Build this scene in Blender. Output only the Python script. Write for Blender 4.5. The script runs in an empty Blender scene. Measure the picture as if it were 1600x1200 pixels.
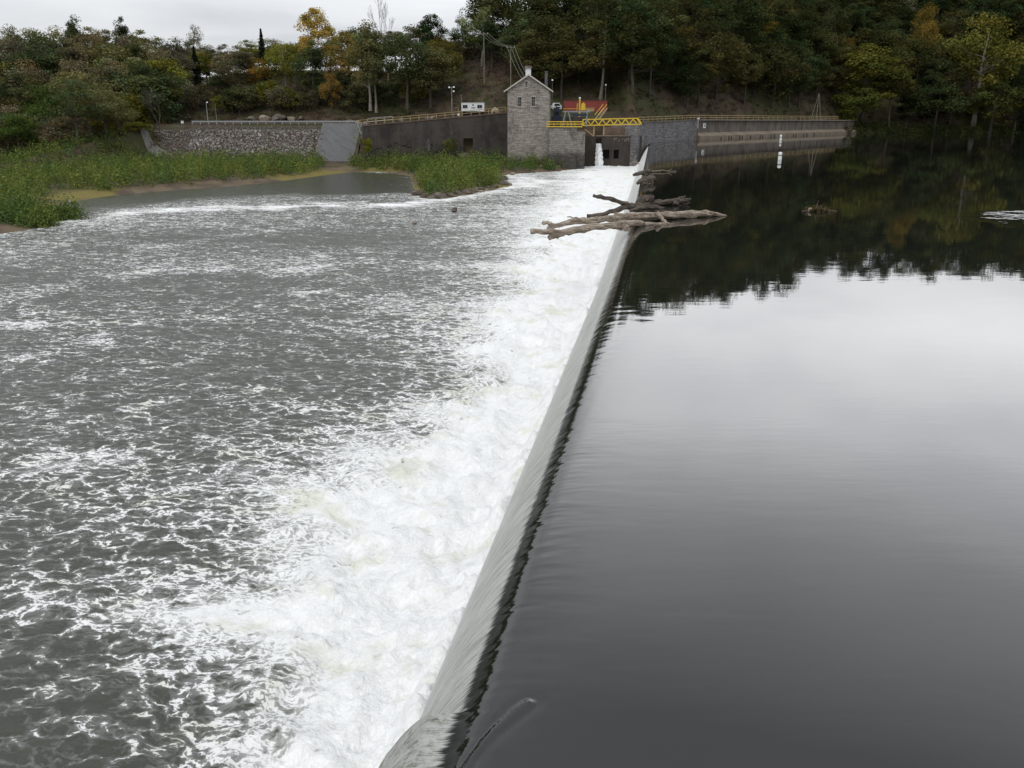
import bpy, math, random
import numpy as np
from mathutils import Vector, Matrix

random.seed(7)
RNG = np.random.default_rng(11)
SC = bpy.context.scene
COL = SC.collection

# ------------------------------------------------------------------ camera model
F_PX = 1340.0
PITCH = math.atan(430 / 1340.0)
CT, ST = math.cos(PITCH), math.sin(PITCH)
CAM_Z = 8.0
Z_LOW = -5.2


def ray(px, py):
    vx, vy = px - 800.0, 600.0 - py
    return vx, F_PX * CT + vy * ST, vy * CT - F_PX * ST


def at_z(px, py, z):
    x, f, u = ray(px, py)
    k = (z - CAM_Z) / u
    return Vector((x * k, f * k, z))


def at_y(px, py, Y):
    x, f, u = ray(px, py)
    k = Y / f
    return Vector((x * k, Y, CAM_Z + u * k))


def project(X, Y, Z):
    dz = Z - CAM_Z
    zc = Y * CT - dz * ST
    yc = dz * CT + Y * ST
    zc = np.maximum(zc, 0.1)
    return 800 + F_PX * X / zc, 600 - F_PX * yc / zc


cam = bpy.data.cameras.new("camera")
cam.lens = F_PX / 1600 * 36
cam.sensor_width = 36
cam.clip_start = 0.1
cam.clip_end = 5000
camo = bpy.data.objects.new("camera", cam)
COL.objects.link(camo)
camo.location = (0, 0, CAM_Z)
camo.rotation_euler = (math.pi / 2 - PITCH, 0, 0)
SC.camera = camo

# ------------------------------------------------------------------ noise
_perm = RNG.permutation(512)
_perm = np.concatenate([_perm, _perm]).astype(np.int64)
_ang = RNG.random(512) * 2 * np.pi


def perlin(x, y):
    x = np.asarray(x, float); y = np.asarray(y, float)
    xi = np.floor(x).astype(np.int64); yi = np.floor(y).astype(np.int64)
    xf = x - xi; yf = y - yi
    xi &= 511; yi &= 511
    u = xf * xf * xf * (xf * (xf * 6 - 15) + 10)
    v = yf * yf * yf * (yf * (yf * 6 - 15) + 10)

    def g(ix, iy, dx, dy):
        h = _perm[(_perm[ix & 511] + iy) & 511]
        return np.cos(_ang[h]) * dx + np.sin(_ang[h]) * dy
    a = g(xi, yi, xf, yf); b = g(xi + 1, yi, xf - 1, yf)
    c = g(xi, yi + 1, xf, yf - 1); d = g(xi + 1, yi + 1, xf - 1, yf - 1)
    return 1.5 * ((a * (1 - u) + b * u) * (1 - v) + (c * (1 - u) + d * u) * v)


def fbm(x, y, oct=4, gain=0.5):
    t = 0; a = 1; s = 0
    for i in range(oct):
        t = t + a * perlin(x * 2 ** i + 17.3 * i, y * 2 ** i + 5.1 * i)
        s += a; a *= gain
    return t / s


def sstep(a, b, x):
    t = np.clip((x - a) / (b - a), 0, 1)
    return t * t * (3 - 2 * t)


# ------------------------------------------------------------------ object helpers
def props(o, label=None, cat=None, group=None, kind=None):
    if label: o["label"] = label
    if cat: o["category"] = cat
    if group: o["group"] = group
    if kind: o["kind"] = kind
    return o


def empty(name, loc=(0, 0, 0), rz=0.0, label=None, cat=None, group=None):
    o = bpy.data.objects.new(name, None)
    o.empty_display_size = 0.3
    COL.objects.link(o)
    o.location = loc
    o.rotation_euler = (0, 0, rz)
    return props(o, label, cat, group)


def link(name, me, mat=None, parent=None, smooth=False):
    if mat is not None and not me.materials:
        me.materials.append(mat)
    o = bpy.data.objects.new(name, me)
    COL.objects.link(o)
    if parent is not None:
        o.parent = parent
    if smooth:
        me.polygons.foreach_set("use_smooth", [True] * len(me.polygons))
    return o


def np_mesh(name, V, Fc, smooth=False):
    V = np.ascontiguousarray(V, dtype=np.float32)
    Fc = np.ascontiguousarray(Fc, dtype=np.int32)
    n, k = Fc.shape
    me = bpy.data.meshes.new(name)
    me.vertices.add(len(V)); me.vertices.foreach_set("co", V.ravel())
    me.loops.add(n * k); me.loops.foreach_set("vertex_index", Fc.ravel())
    me.polygons.add(n)
    me.polygons.foreach_set("loop_start", np.arange(0, n * k, k, dtype=np.int32))
    me.polygons.foreach_set("loop_total", np.full(n, k, dtype=np.int32))
    if smooth:
        me.polygons.foreach_set("use_smooth", np.ones(n, dtype=bool))
    me.update(calc_edges=True)
    me.validate()
    return me


def set_col(me, name, rgb):
    a = me.color_attributes.new(name, 'FLOAT_COLOR', 'POINT')
    c = np.ones((len(rgb), 4), np.float32)
    c[:, :3] = rgb
    a.data.foreach_set("color", c.ravel())


def set_float(me, name, val):
    a = me.attributes.new(name, 'FLOAT', 'POINT')
    a.data.foreach_set("value", np.ascontiguousarray(val, dtype=np.float32).ravel())


def grid_faces(nr, nc):
    i = np.arange(nr - 1)[:, None] * nc + np.arange(nc - 1)[None, :]
    return np.stack([i, i + 1, i + nc + 1, i + nc], -1).reshape(-1, 4)


class MB:
    """collects boxes, prisms and tubes into one mesh"""

    def __init__(self):
        self.v = []; self.f = []

    def add(self, vs, fs):
        b = len(self.v)
        self.v += [tuple(v) for v in vs]
        self.f += [tuple(b + i for i in f) for f in fs]
        return self

    def box(self, x0, x1, y0, y1, z0, z1):
        vs = [(x0, y0, z0), (x1, y0, z0), (x1, y1, z0), (x0, y1, z0),
              (x0, y0, z1), (x1, y0, z1), (x1, y1, z1), (x0, y1, z1)]
        return self.add(vs, [(0, 3, 2, 1), (4, 5, 6, 7), (0, 1, 5, 4), (1, 2, 6, 5), (2, 3, 7, 6), (3, 0, 4, 7)])

    def bar(self, a, b, w, h=None):
        """rectangular bar from a to b"""
        h = h or w
        a = Vector(a); b = Vector(b)
        d = (b - a).normalized()
        s = d.cross(Vector((0, 0, 1)))
        if s.length < 1e-3: s = Vector((1, 0, 0))
        s.normalize(); t = s.cross(d).normalized()
        s *= w / 2; t *= h / 2
        vs = [a - s - t, a + s - t, a + s + t, a - s + t, b - s - t, b + s - t, b + s + t, b - s + t]
        return self.add(vs, [(0, 1, 2, 3), (7, 6, 5, 4), (0, 4, 5, 1), (1, 5, 6, 2), (2, 6, 7, 3), (3, 7, 4, 0)])

    def prism(self, prof, y0, y1):
        """profile in xz, extruded along y"""
        n = len(prof)
        vs = [(x, y0, z) for x, z in prof] + [(x, y1, z) for x, z in prof]
        fs = [tuple(range(n)), tuple(range(2 * n - 1, n - 1, -1))]
        fs += [(i, n + i, n + (i + 1) % n, (i + 1) % n) for i in range(n)]
        return self.add(vs, fs)

    def tube(self, pts, rad, n=8, wob=0.0, seed=0):
        pts = [Vector(p) for p in pts]
        if not isinstance(rad, (list, tuple)): rad = [rad] * len(pts)
        rr = random.Random(seed)
        d0 = (pts[1] - pts[0]).normalized()
        up = Vector((0, 0, 1)) if abs(d0.z) < 0.9 else Vector((1, 0, 0))
        s = d0.cross(up).normalized()
        vs = []
        for i, p in enumerate(pts):
            d = (pts[min(i + 1, len(pts) - 1)] - pts[max(i - 1, 0)]).normalized()
            s = (s - d * s.dot(d)).normalized(); t = d.cross(s)
            for k in range(n):
                a = 2 * math.pi * k / n
                r = rad[i] * (1 + wob * (rr.random() - 0.5))
                vs.append(p + (s * math.cos(a) + t * math.sin(a)) * r)
        fs = []
        for i in range(len(pts) - 1):
            for k in range(n):
                fs.append((i * n + k, i * n + (k + 1) % n, (i + 1) * n + (k + 1) % n, (i + 1) * n + k))
        fs.append(tuple(range(n - 1, -1, -1)))
        m = (len(pts) - 1) * n
        fs.append(tuple(m + k for k in range(n)))
        return self.add(vs, fs)

    def mesh(self, name):
        me = bpy.data.meshes.new(name)
        me.from_pydata(self.v, [], self.f)
        me.update()
        return me

    def obj(self, name, mat, parent=None, smooth=False):
        return link(name, self.mesh(name), mat, parent, smooth)


# ------------------------------------------------------------------ material helpers
class NT:
    def __init__(self, name):
        self.m = bpy.data.materials.new(name)
        self.m.use_nodes = True
        self.t = self.m.node_tree
        self.t.nodes.clear()
        self.out = self.t.nodes.new("ShaderNodeOutputMaterial")

    def n(self, typ, ins=None, **pr):
        nd = self.t.nodes.new("ShaderNode" + typ)
        for k, v in pr.items(): setattr(nd, k, v)
        for k, v in (ins or {}).items():
            self.put(nd.inputs[k], v)
        return nd

    def put(self, sock, v):
        if isinstance(v, bpy.types.NodeSocket): self.t.links.new(v, sock)
        elif isinstance(v, bpy.types.Node): self.t.links.new(v.outputs[0], sock)
        else:
            if sock.type == 'RGBA' and len(v) == 3: v = (*v, 1)
            sock.default_value = v

    def math(self, op, a, b=0.0, c=None, clamp=False):
        nd = self.t.nodes.new("ShaderNodeMath"); nd.operation = op; nd.use_clamp = clamp
        self.put(nd.inputs[0], a); self.put(nd.inputs[1], b)
        if c is not None: self.put(nd.inputs[2], c)
        return nd.outputs[0]

    def mix(self, fac, a, b, blend='MIX'):
        nd = self.t.nodes.new("ShaderNodeMix"); nd.data_type = 'RGBA'; nd.blend_type = blend
        self.put(nd.inputs['Factor'], fac)
        self.put(nd.inputs[6], a); self.put(nd.inputs[7], b)
        return nd.outputs[2]

    def maprange(self, v, a, b, c=0.0, d=1.0, smooth=True):
        nd = self.t.nodes.new("ShaderNodeMapRange")
        nd.interpolation_type = 'SMOOTHSTEP' if smooth else 'LINEAR'
        for i, x in enumerate((v, a, b, c, d)): self.put(nd.inputs[i], x)
        return nd.outputs[0]

    def noise(self, vec, scale, detail=4, rough=0.55, dist=0.0):
        nd = self.n("TexNoise", {"Scale": scale, "Detail": detail, "Roughness": rough, "Distortion": dist})
        if vec is not None: self.put(nd.inputs["Vector"], vec)
        return nd

    def vmul(self, vec, s):
        return self.n("VectorMath", {0: vec, 1: s}, operation='MULTIPLY').outputs[0]

    def vadd(self, vec, s):
        return self.n("VectorMath", {0: vec, 1: s}, operation='ADD').outputs[0]

    def bump(self, h, strength=0.3, dist=0.05, normal=None):
        b = self.n("Bump", {"Strength": strength, "Distance": dist, "Height": h})
        if normal is not None: self.put(b.inputs["Normal"], normal)
        return b.outputs[0]

    def ramp(self, fac, stops):
        r = self.n("ValToRGB", {0: fac})
        el = r.color_ramp.elements
        while len(el) < len(stops): el.new(0.5)
        for e, (p, c) in zip(el, stops):
            e.position = p
            e.color = (*c, 1) if len(c) == 3 else c
        return r.outputs[0]

    def bsdf(self, col, rough=0.8, normal=None, spec=0.3, metal=0.0):
        b = self.n("BsdfPrincipled", {"Base Color": col, "Roughness": rough, "Metallic": metal,
                                      "Specular IOR Level": spec})
        if normal is not None: self.put(b.inputs["Normal"], normal)
        return b

    def done(self, sh):
        self.put(self.out.inputs[0], sh)
        return self.m

    def obj(self): return self.n("TexCoord").outputs["Object"]
    def pos(self): return self.n("NewGeometry").outputs["Position"]


def paint(name, col, rough=0.5, dirt=(0.12, 0.1, 0.08), amt=0.35, scale=1.2, metal=0.0):
    t = NT(name)
    p = t.pos()
    n1 = t.noise(p, scale, 6, 0.65)
    n2 = t.noise(t.vmul(p, (6, 6, 0.6)), 1.0, 3)
    f = t.math('MULTIPLY', t.maprange(t.math('MULTIPLY', n1.outputs[0], n2.outputs[0]), 0.22, 0.42), amt)
    return t.done(t.bsdf(t.mix(f, col, dirt), rough, t.bump(n1.outputs[0], 0.1, 0.02), metal=metal))


def wallcoord(t):
    p = t.obj()
    s = t.n("SeparateXYZ", {0: p})
    c = t.n("CombineXYZ", {0: t.math('ADD', s.outputs[0], s.outputs[1]), 1: s.outputs[2], 2: 0.0})
    return c.outputs[0], s


def masonry(name, c1, c2, mortar, bw=1.3, bh=0.42, dark=(0.03, 0.028, 0.026), stain=0.5, low_dark=None):
    t = NT(name)
    uv, s = wallcoord(t)
    warp = t.noise(uv, 0.9, 2)
    uv2 = t.vadd(uv, t.vmul(t.vadd(warp.outputs[1], (-0.5, -0.5, -0.5)), (0.35, 0.1, 0)))
    br = t.n("TexBrick", {"Vector": uv2, "Color1": c1, "Color2": c2, "Mortar": mortar, "Scale": 1.0,
                          "Mortar Size": 0.035, "Mortar Smooth": 0.3, "Bias": 0.0,
                          "Brick Width": bw, "Row Height": bh}, offset=0.37, squash=0.7, squash_frequency=3)
    n = t.noise(uv, 2.2, 8, 0.7)
    big = t.noise(t.vmul(uv, (0.35, 0.16, 1)), 1.0, 5, 0.65)
    row = t.noise(t.vmul(uv, (0.5, 2.4, 1)), 1.0, 3, 0.6)
    col = t.mix(0.55, br.outputs[0], t.ramp(row.outputs[0], [(0.3, tuple(0.5 * x for x in c1)), (0.5, c1), (0.72, tuple(min(1, 1.5 * x) for x in c2))]))
    col = t.mix(t.math('MULTIPLY', t.maprange(n.outputs[0], 0.42, 0.7), 0.55), col, dark)
    col = t.mix(t.math('MULTIPLY', t.maprange(big.outputs[0], 0.5, 0.68), stain), col, dark)
    if low_dark is not None:   # damp, mossy stone near the waterline: wear on the wall itself
        zf = t.maprange(t.math('ADD', s.outputs[2], t.math('MULTIPLY', big.outputs[0], 3.0)), low_dark + 1.8, low_dark + 0.2)
        col = t.mix(t.math('MULTIPLY', zf, 0.75), col, (0.02, 0.02, 0.017))
    h = t.math('ADD', t.math('MULTIPLY', br.outputs[1], -1.0), t.math('MULTIPLY', n.outputs[0], 1.2))
    return t.done(t.bsdf(col, 0.9, t.bump(h, 0.7, 0.08), 0.2))


def concrete(name, base, stainc, pale=None, vscale=(0.5, 0.15, 1), amt=0.7):
    t = NT(name)
    uv, s = wallcoord(t)
    n = t.noise(t.vmul(uv, vscale), 1.0, 6, 0.7)
    f = t.noise(uv, 3.0, 6, 0.7)
    col = t.mix(t.math('MULTIPLY', t.maprange(n.outputs[0], 0.4, 0.62), amt), base, stainc)
    col = t.mix(t.math('MULTIPLY', t.maprange(f.outputs[0], 0.45, 0.75), 0.4), col, tuple(x * 0.4 for x in base))
    if pale:
        pn = t.noise(t.vmul(uv, (1.6, 0.5, 1)), 1.0, 5, 0.75)
        col = t.mix(t.math('MULTIPLY', t.maprange(pn.outputs[0], 0.64, 0.72), 0.8), col, pale)
    return t.done(t.bsdf(col, 0.9, t.bump(f.outputs[0], 0.4, 0.05), 0.2))


def leaf_mat(name, use_object):
    t = NT(name)
    at = t.n("Attribute", attribute_name="tint")
    if use_object:
        oi = t.n("ObjectInfo")
        base = t.mix(1.0, oi.outputs["Color"], at.outputs["Color"], 'MULTIPLY')
    else:
        base = at.outputs["Color"]
    d = t.n("BsdfDiffuse", {0: base})
    tr = t.n("BsdfTranslucent", {0: t.mix(1.0, base, (1.25, 1.2, 0.6), 'MULTIPLY')})
    return t.done(t.n("MixShader", {0: 0.3, 1: d.outputs[0], 2: tr.outputs[0]}))


def bark_mat(name, c):
    t = NT(name)
    p = t.pos()
    n = t.noise(t.vmul(p, (5, 5, 1.2)), 1.0, 5, 0.7)
    return t.done(t.bsdf(t.mix(t.maprange(n.outputs[0], 0.35, 0.65), tuple(0.45 * x for x in c), c), 0.95, t.bump(n.outputs[0], 0.6, 0.05), 0.1))


def wood_mat(name, c, dark):
    t = NT(name)
    p = t.obj()
    n = t.noise(t.vmul(p, (0.9, 5, 7)), 1.0, 6, 0.7, 0.6)
    n2 = t.noise(p, 0.8, 4, 0.6)
    col = t.mix(t.maprange(n.outputs[0], 0.36, 0.62), dark, c)
    col = t.mix(t.math('MULTIPLY', t.maprange(n2.outputs[0], 0.48, 0.66), 0.6), col, dark)
    return t.done(t.bsdf(col, 0.85, t.bump(n.outputs[0], 0.8, 0.04), 0.2))


def rock_mat(name, a, b):
    t = NT(name)
    p = t.pos()
    n = t.noise(p, 1.6, 7, 0.7)
    n2 = t.noise(p, 0.45, 3, 0.6)
    col = t.mix(t.maprange(n.outputs[0], 0.35, 0.66), a, b)
    col = t.mix(t.math('MULTIPLY', t.maprange(n2.outputs[0], 0.42, 0.62), 0.6), col, tuple(0.5 * x for x in a))
    return t.done(t.bsdf(col, 0.9, t.bump(n.outputs[0], 0.5, 0.08), 0.2))


M = {}
M['leaf'] = leaf_mat("leaf_by_tree", True)
M['leafc'] = leaf_mat("leaf_coloured", False)
M['bark'] = bark_mat("bark_grey_brown", (0.10, 0.085, 0.07))
M['bark_pale'] = bark_mat("bark_pale", (0.30, 0.27, 0.23))
M['stone'] = masonry("coursed_stone", (0.285, 0.258, 0.232), (0.40, 0.355, 0.315), (0.13, 0.115, 0.10), 1.5, 0.36, stain=0.45, low_dark=-2.6)
M['stone_old'] = masonry("old_coursed_stone", (0.23, 0.21, 0.19), (0.31, 0.28, 0.25), (0.07, 0.065, 0.06), 1.4, 0.42, stain=0.7, low_dark=-1.2)
M['stone_pier'] = masonry("grey_blue_stone", (0.17, 0.165, 0.17), (0.27, 0.255, 0.25), (0.06, 0.06, 0.06), 1.8, 0.5, stain=0.5)
M['wall_dark'] = concrete("dark_weathered_wall", (0.072, 0.062, 0.055), (0.032, 0.028, 0.027), (0.17, 0.155, 0.14), vscale=(0.22, 0.13, 1), amt=0.9)
M['conc_grey'] = concrete("stained_concrete", (0.16, 0.14, 0.12), (0.07, 0.062, 0.055), (0.30, 0.27, 0.24))
M['conc_tan'] = concrete("tan_concrete", (0.21, 0.175, 0.135), (0.12, 0.10, 0.078))
M['conc_brown'] = concrete("brown_concrete", (0.072, 0.058, 0.05), (0.04, 0.034, 0.032))
M['conc_rust'] = concrete("rust_brown_concrete", (0.15, 0.105, 0.08), (0.08, 0.06, 0.05))
M['gunite'] = concrete("grey_sprayed_concrete", (0.135, 0.135, 0.138), (0.095, 0.095, 0.098), vscale=(0.8, 0.5, 1))
M['yellow'] = paint("yellow_paint", (0.62, 0.42, 0.035), 0.5, (0.25, 0.14, 0.04), 0.5)
M['yellow_pale'] = paint("faded_yellow_paint", (0.36, 0.27, 0.13), 0.6, (0.16, 0.10, 0.06), 0.6)
M['white'] = paint("white_paint", (0.72, 0.74, 0.73), 0.5, (0.35, 0.33, 0.30), 0.35)
M['red'] = paint("red_container_paint", (0.27, 0.055, 0.045), 0.5, (0.12, 0.05, 0.035), 0.5, 0.8)
M['galv'] = paint("galvanised_steel", (0.36, 0.37, 0.38), 0.45, (0.18, 0.16, 0.14), 0.4, metal=0.3)
M['grey_steel'] = paint("grey_green_steel", (0.19, 0.225, 0.235), 0.5, (0.10, 0.08, 0.06), 0.4)
M['navy'] = paint("dark_navy_paint", (0.018, 0.027, 0.05), 0.4, (0.05, 0.045, 0.04), 0.4)
M['dark'] = paint("dark_gap", (0.012, 0.012, 0.012), 0.8, (0.02, 0.018, 0.016), 0.4)
M['glass'] = paint("dark_glass", (0.012, 0.016, 0.018), 0.08, (0.03, 0.03, 0.03), 0.2)
M['roof'] = paint("weathered_shingles", (0.10, 0.09, 0.082), 0.9, (0.05, 0.05, 0.04), 0.5)
M['trim'] = paint("pale_wood_trim", (0.50, 0.46, 0.40), 0.6, (0.25, 0.2, 0.16), 0.4)
M['lintel'] = paint("pale_stone_trim", (0.36, 0.33, 0.30), 0.9, (0.2, 0.18, 0.16), 0.5)
M['pole'] = bark_mat("weathered_pole", (0.26, 0.23, 0.19))
M['wire'] = paint("pale_wire", (0.17, 0.19, 0.14), 0.6, (0.2, 0.2, 0.16), 0.3)
M['wood_pale'] = wood_mat("bleached_driftwood", (0.37, 0.31, 0.25), (0.13, 0.10, 0.075))
M['wood_dark'] = wood_mat("wet_driftwood", (0.13, 0.105, 0.085), (0.04, 0.033, 0.028))
M['rock_tan'] = rock_mat("tan_rock", (0.22, 0.18, 0.14), (0.36, 0.31, 0.25))
M['rock_brown'] = rock_mat("brown_rock", (0.09, 0.075, 0.062), (0.19, 0.16, 0.135))
M['rubber'] = paint("black_rubber", (0.02, 0.02, 0.02), 0.8, (0.05, 0.04, 0.03), 0.4)
M['tan_tarp'] = paint("tan_tarp", (0.42, 0.36, 0.26), 0.9, (0.3, 0.25, 0.18), 0.4)
M['grey_print'] = paint("grey_print", (0.22, 0.22, 0.25), 0.6, (0.3, 0.3, 0.3), 0.6, 8.0)

# ------------------------------------------------------------------ dam line
TAN_D = math.tan(math.radians(10.07))
ND = np.array([-0.9846, 0.1749])       # downstream, across the crest


def crest(s):
    s = np.asarray(s, float)
    x = TAN_D * s - 2.4 - np.interp(s, [0, 60, 129, 213, 340], [0, 0, 1.05, 2.5, 4.6])
    return x


def su_to_xy(s, u):
    return crest(s) + u * ND[0], s + u * ND[1]


def xy_to_su(X, Y):
    s = np.array(Y, float)
    for _ in range(6):
        u = (X - crest(s)) / ND[0]
        s = Y - u * ND[1]
    return s, u


# ------------------------------------------------------------------ ground heights
def poly_sd(X, Y, P):
    """signed distance, positive inside"""
    P = np.asarray(P, float); Q = np.roll(P, -1, 0)
    d = np.full(X.shape, 1e9); ins = np.zeros(X.shape, bool)
    for (ax, ay), (bx, by) in zip(P, Q):
        ex, ey = bx - ax, by - ay
        t = np.clip(((X - ax) * ex + (Y - ay) * ey) / (ex * ex + ey * ey + 1e-9), 0, 1)
        d = np.minimum(d, np.hypot(X - ax - t * ex, Y - ay - t * ey))
        c = ((ay > Y) != (by > Y))
        with np.errstate(divide='ignore', invalid='ignore'):
            xi = ax + (Y - ay) * ex / (ey if abs(ey) > 1e-9 else 1e-9)
        ins ^= c & (X < xi)
    return np.where(ins, d, -d)


def pxpoly(pts):
    return [tuple(at_z(x, y, Z_LOW)[:2]) for x, y in pts]


LEFT_BANK = pxpoly([(-420, 390), (-150, 372), (0, 366), (40, 361), (66, 352), (74, 330), (100, 318), (150, 309), (190, 304), (240, 300), (300, 295),
                    (400, 288), (470, 279), (520, 272), (560, 268)]) + [(-30, 230), (-80, 236), (-420, 236)]
ISLAND = pxpoly([(545, 268), (600, 269), (640, 275), (648, 298), (655, 309), (690, 312), (735, 304), (797, 291), (792, 284), (778, 279), (784, 275), (800, 272),
                 (870, 268), (908, 263)]) + [(16, 226), (-30, 226)]


def land_sd(X, Y):
    return np.maximum(poly_sd(X, Y, LEFT_BANK), poly_sd(X, Y, ISLAND))


XB = [-400, -107, -90, -37.5, -36, -1, 0, 28, 30, at_z(1088, 218, 0).x, at_z(1335, 208.3, 0).x, 135, 189, 320, 600]
_pb, _pc = at_z(1088, 218, 0), at_z(1335, 208.3, 0)
YB = [170, 170, 229, 229, 215.5, 215.5, 217.5, 218, 216.5, _pb.y + 4.5, _pc.y + 4.5, 318, 319, 306, 300]
ZB = [-4.2, -4.2, 4.2, 4.2, 4.2, 7.1, 5.2, 5.2, 4.6, 4.8, 4.4, 0.7, 0.6, 0.6, 0.6]
WB = [66, 66, 13, 12, 22, 16, 17, 17, 6, 3, 4, 2, 2, 2, 2]
HB = [30, 27, 19, 18, 20, 34, 42, 50, 56, 64, 74, 74, 74, 72, 60]
GB = [0.46, 0.46, 0.5, 0.52, 0.52, 0.62, 0.6, 0.62, 0.78, 0.9, 1.1, 1.12, 1.1, 1.05, 1.0]


def ground(X, Y):
    X = np.asarray(X, float); Y = np.asarray(Y, float)
    yb = np.interp(X, XB, YB); zb = np.interp(X, XB, ZB); w = np.interp(X, XB, WB)
    hm = np.interp(X, XB, HB); g = np.interp(X, XB, GB)
    rw = np.where((X > -96) & (X < -36.5), 15.0, np.where(X > 118, 8.0, np.where(X < -95, 30.0, 2.4)))
    up = (X > crest(Y)) & (X > 20)
    sd = land_sd(X, Y)
    low = Z_LOW + np.clip(sd * 0.16, -1.6, 0.85)
    low = np.where(up, -2.5, low)
    t = np.clip((Y - (yb - rw)) / rw, 0, 1)
    q = np.maximum(Y - yb - w, 0)
    yard = 2.2 * sstep(0, 14, Y - yb) * sstep(-2, 2, X) * sstep(34, 26, X)
    bench = zb + yard + hm * (1 - np.exp(-q * g / hm)) + 0.35 * fbm(X * .12, Y * .12, 3) * sstep(0, 8, q)
    return low * (1 - t) + bench * t


def gz(x, y): return float(ground(np.array([x]), np.array([y]))[0])
# ------------------------------------------------------------------ terrain
def axis(dense0, dense1, step, lo, hi, grow=1.18):
    a = list(np.arange(dense0, dense1 + step / 2, step))
    s = step
    while a[-1] < hi:
        s *= grow; a.append(min(a[-1] + s, hi))
    s = step
    while a[0] > lo:
        s *= grow; a.insert(0, max(a[0] - s, lo))
    return np.array(a)


xs = axis(-170, 150, 1.6, -1400, 1400)
ys = axis(90, 330, 1.6, 60, 2200)
GX, GY = np.meshgrid(xs, ys)
GZ = ground(GX, GY)
me = np_mesh("hillside", np.stack([GX, GY, GZ], -1).reshape(-1, 3), grid_faces(len(ys), len(xs)), True)
t = NT("hillside_soil")
p = t.pos()
s = t.n("SeparateXYZ", {0: p})
n = t.noise(p, 0.25, 8, 0.7); n2 = t.noise(p, 0.06, 4, 0.6); n3 = t.noise(p, 1.5, 5, 0.7)
col = t.mix(t.maprange(n.outputs[0], 0.4, 0.62), (0.052, 0.038, 0.028), (0.085, 0.065, 0.042))
col = t.mix(t.math('MULTIPLY', t.maprange(n2.outputs[0], 0.45, 0.6), 0.7), col, (0.05, 0.058, 0.022))
mud = t.mix(t.maprange(n.outputs[0], 0.4, 0.6), (0.085, 0.065, 0.048), (0.15, 0.115, 0.075))
mud = t.mix(t.maprange(n2.outputs[0], 0.5, 0.58), mud, (0.17, 0.14, 0.045))
col = t.mix(t.maprange(s.outputs[2], -4.2, -4.6), col, mud)
M['soil'] = t.done(t.bsdf(col, 0.95, t.bump(t.math('ADD', n.outputs[0], n3.outputs[0]), 0.6, 0.25), 0.15))
props(link("hillside", me, M['soil']), kind="structure")


def drape(name, pts, mat, lift=0.12, res=1.0):
    """ribbon laid on the ground: pts = (x, y, halfwidth)"""
    out = []
    P = [np.array(q, float) for q in pts]
    L = []
    for a, b in zip(P[:-1], P[1:]):
        m = max(2, int(np.hypot(*(b - a)[:2]) / res))
        for i in range(m): L.append(a + (b - a) * i / m)
    L.append(P[-1])
    L = np.array(L)
    d = np.gradient(L[:, :2], axis=0); d /= np.linalg.norm(d, axis=1)[:, None]
    nrm = np.stack([-d[:, 1], d[:, 0]], -1)
    C = 9
    k = np.linspace(-1, 1, C)
    XY = L[:, None, :2] + nrm[:, None, :] * (k[None, :, None] * L[:, None, 2:3])
    Z = ground(XY[..., 0], XY[..., 1]) + lift
    V = np.concatenate([XY, Z[..., None]], -1).reshape(-1, 3)
    return props(link(name, np_mesh(name, V, grid_faces(len(L), C), True), mat), kind="structure")


t = NT("gravel_surface")
p = t.pos()
n = t.noise(p, 2.5, 8, 0.75); n2 = t.noise(p, 0.3, 3)
col = t.mix(t.maprange(n.outputs[0], 0.35, 0.65), (0.11, 0.10, 0.095), (0.22, 0.205, 0.195))
col = t.mix(t.math('MULTIPLY', t.maprange(n2.outputs[0], 0.5, 0.65), 0.5), col, (0.11, 0.085, 0.07))
M['gravel'] = t.done(t.bsdf(col, 0.95, t.bump(n.outputs[0], 0.6, 0.08), 0.2))
drape("road", [(-100, 236, 3.0), (-60, 236, 3.2), (-36, 230, 3), (-14, 225, 2.5), (-3, 226, 1.5)], M['gravel'], 0.22)
gp = [at_z(x, y, z) for x, y, z in ((225, 206, 1.0), (245, 216, 0.0), (275, 228, -1.5), (312, 242, -3.0))]
drape("gravel_path", [(-98, 230, .4), (-94, 225, 1.0), (-88, 218.5, 1.3), (-82, 214, 1.5), (-74, 210, 1.2)], M['gravel'], 0.16)

# ------------------------------------------------------------------ reservoir water
def draw(u):
    """height of the water drawn down towards and over the crest (u = metres downstream)"""
    up = -0.24 * np.exp(np.minimum(u, 0) / 0.33) - 0.09 * np.exp(np.minimum(u, 0) / 1.6)
    dn = -0.33 - 0.78 * u - 0.47 * u * u
    return np.where(u <= 0, up, dn)


def surf_mesh(name, S, U, Z, extra=None, smooth=True):
    SS, UU = np.meshgrid(S, U, indexing='ij')
    X, Y = su_to_xy(SS, UU)
    me = np_mesh(name, np.stack([X, Y, Z], -1).reshape(-1, 3), grid_faces(len(S), len(U))[:, ::-1] if False else grid_faces(len(S), len(U)), smooth)
    uv = me.uv_layers.new(name="flow")
    li = np.empty(len(me.loops), np.int32); me.loops.foreach_get("vertex_index", li)
    co = np.stack([UU.ravel(), SS.ravel()], -1)[li].astype(np.float32)
    uv.data.foreach_set("uv", co.ravel())
    for k, v in (extra or {}).items():
        set_float(me, k, v)
    return me


def growing(a, b, d0, rate):
    out = [a]
    while out[-1] < b:
        out.append(out[-1] + max(d0, rate * (out[-1] - a + d0 / rate) if rate else d0))
    out[-1] = b
    return np.array(out)


S_up = np.concatenate([np.arange(-40, 5, 1.5), np.arange(5, 22, 0.05), np.arange(22, 60, 0.15), np.arange(60, 213.6, 0.5), np.arange(214, 345, 3.0)])
U_up = -growing(0.0, 420.0, 0.04, 0.022)[::-1]
SS, UU = np.meshgrid(S_up, U_up, indexing='ij')
gate = sstep(0, 6, SS) * 0 + 1
Z = draw(UU)
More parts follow.
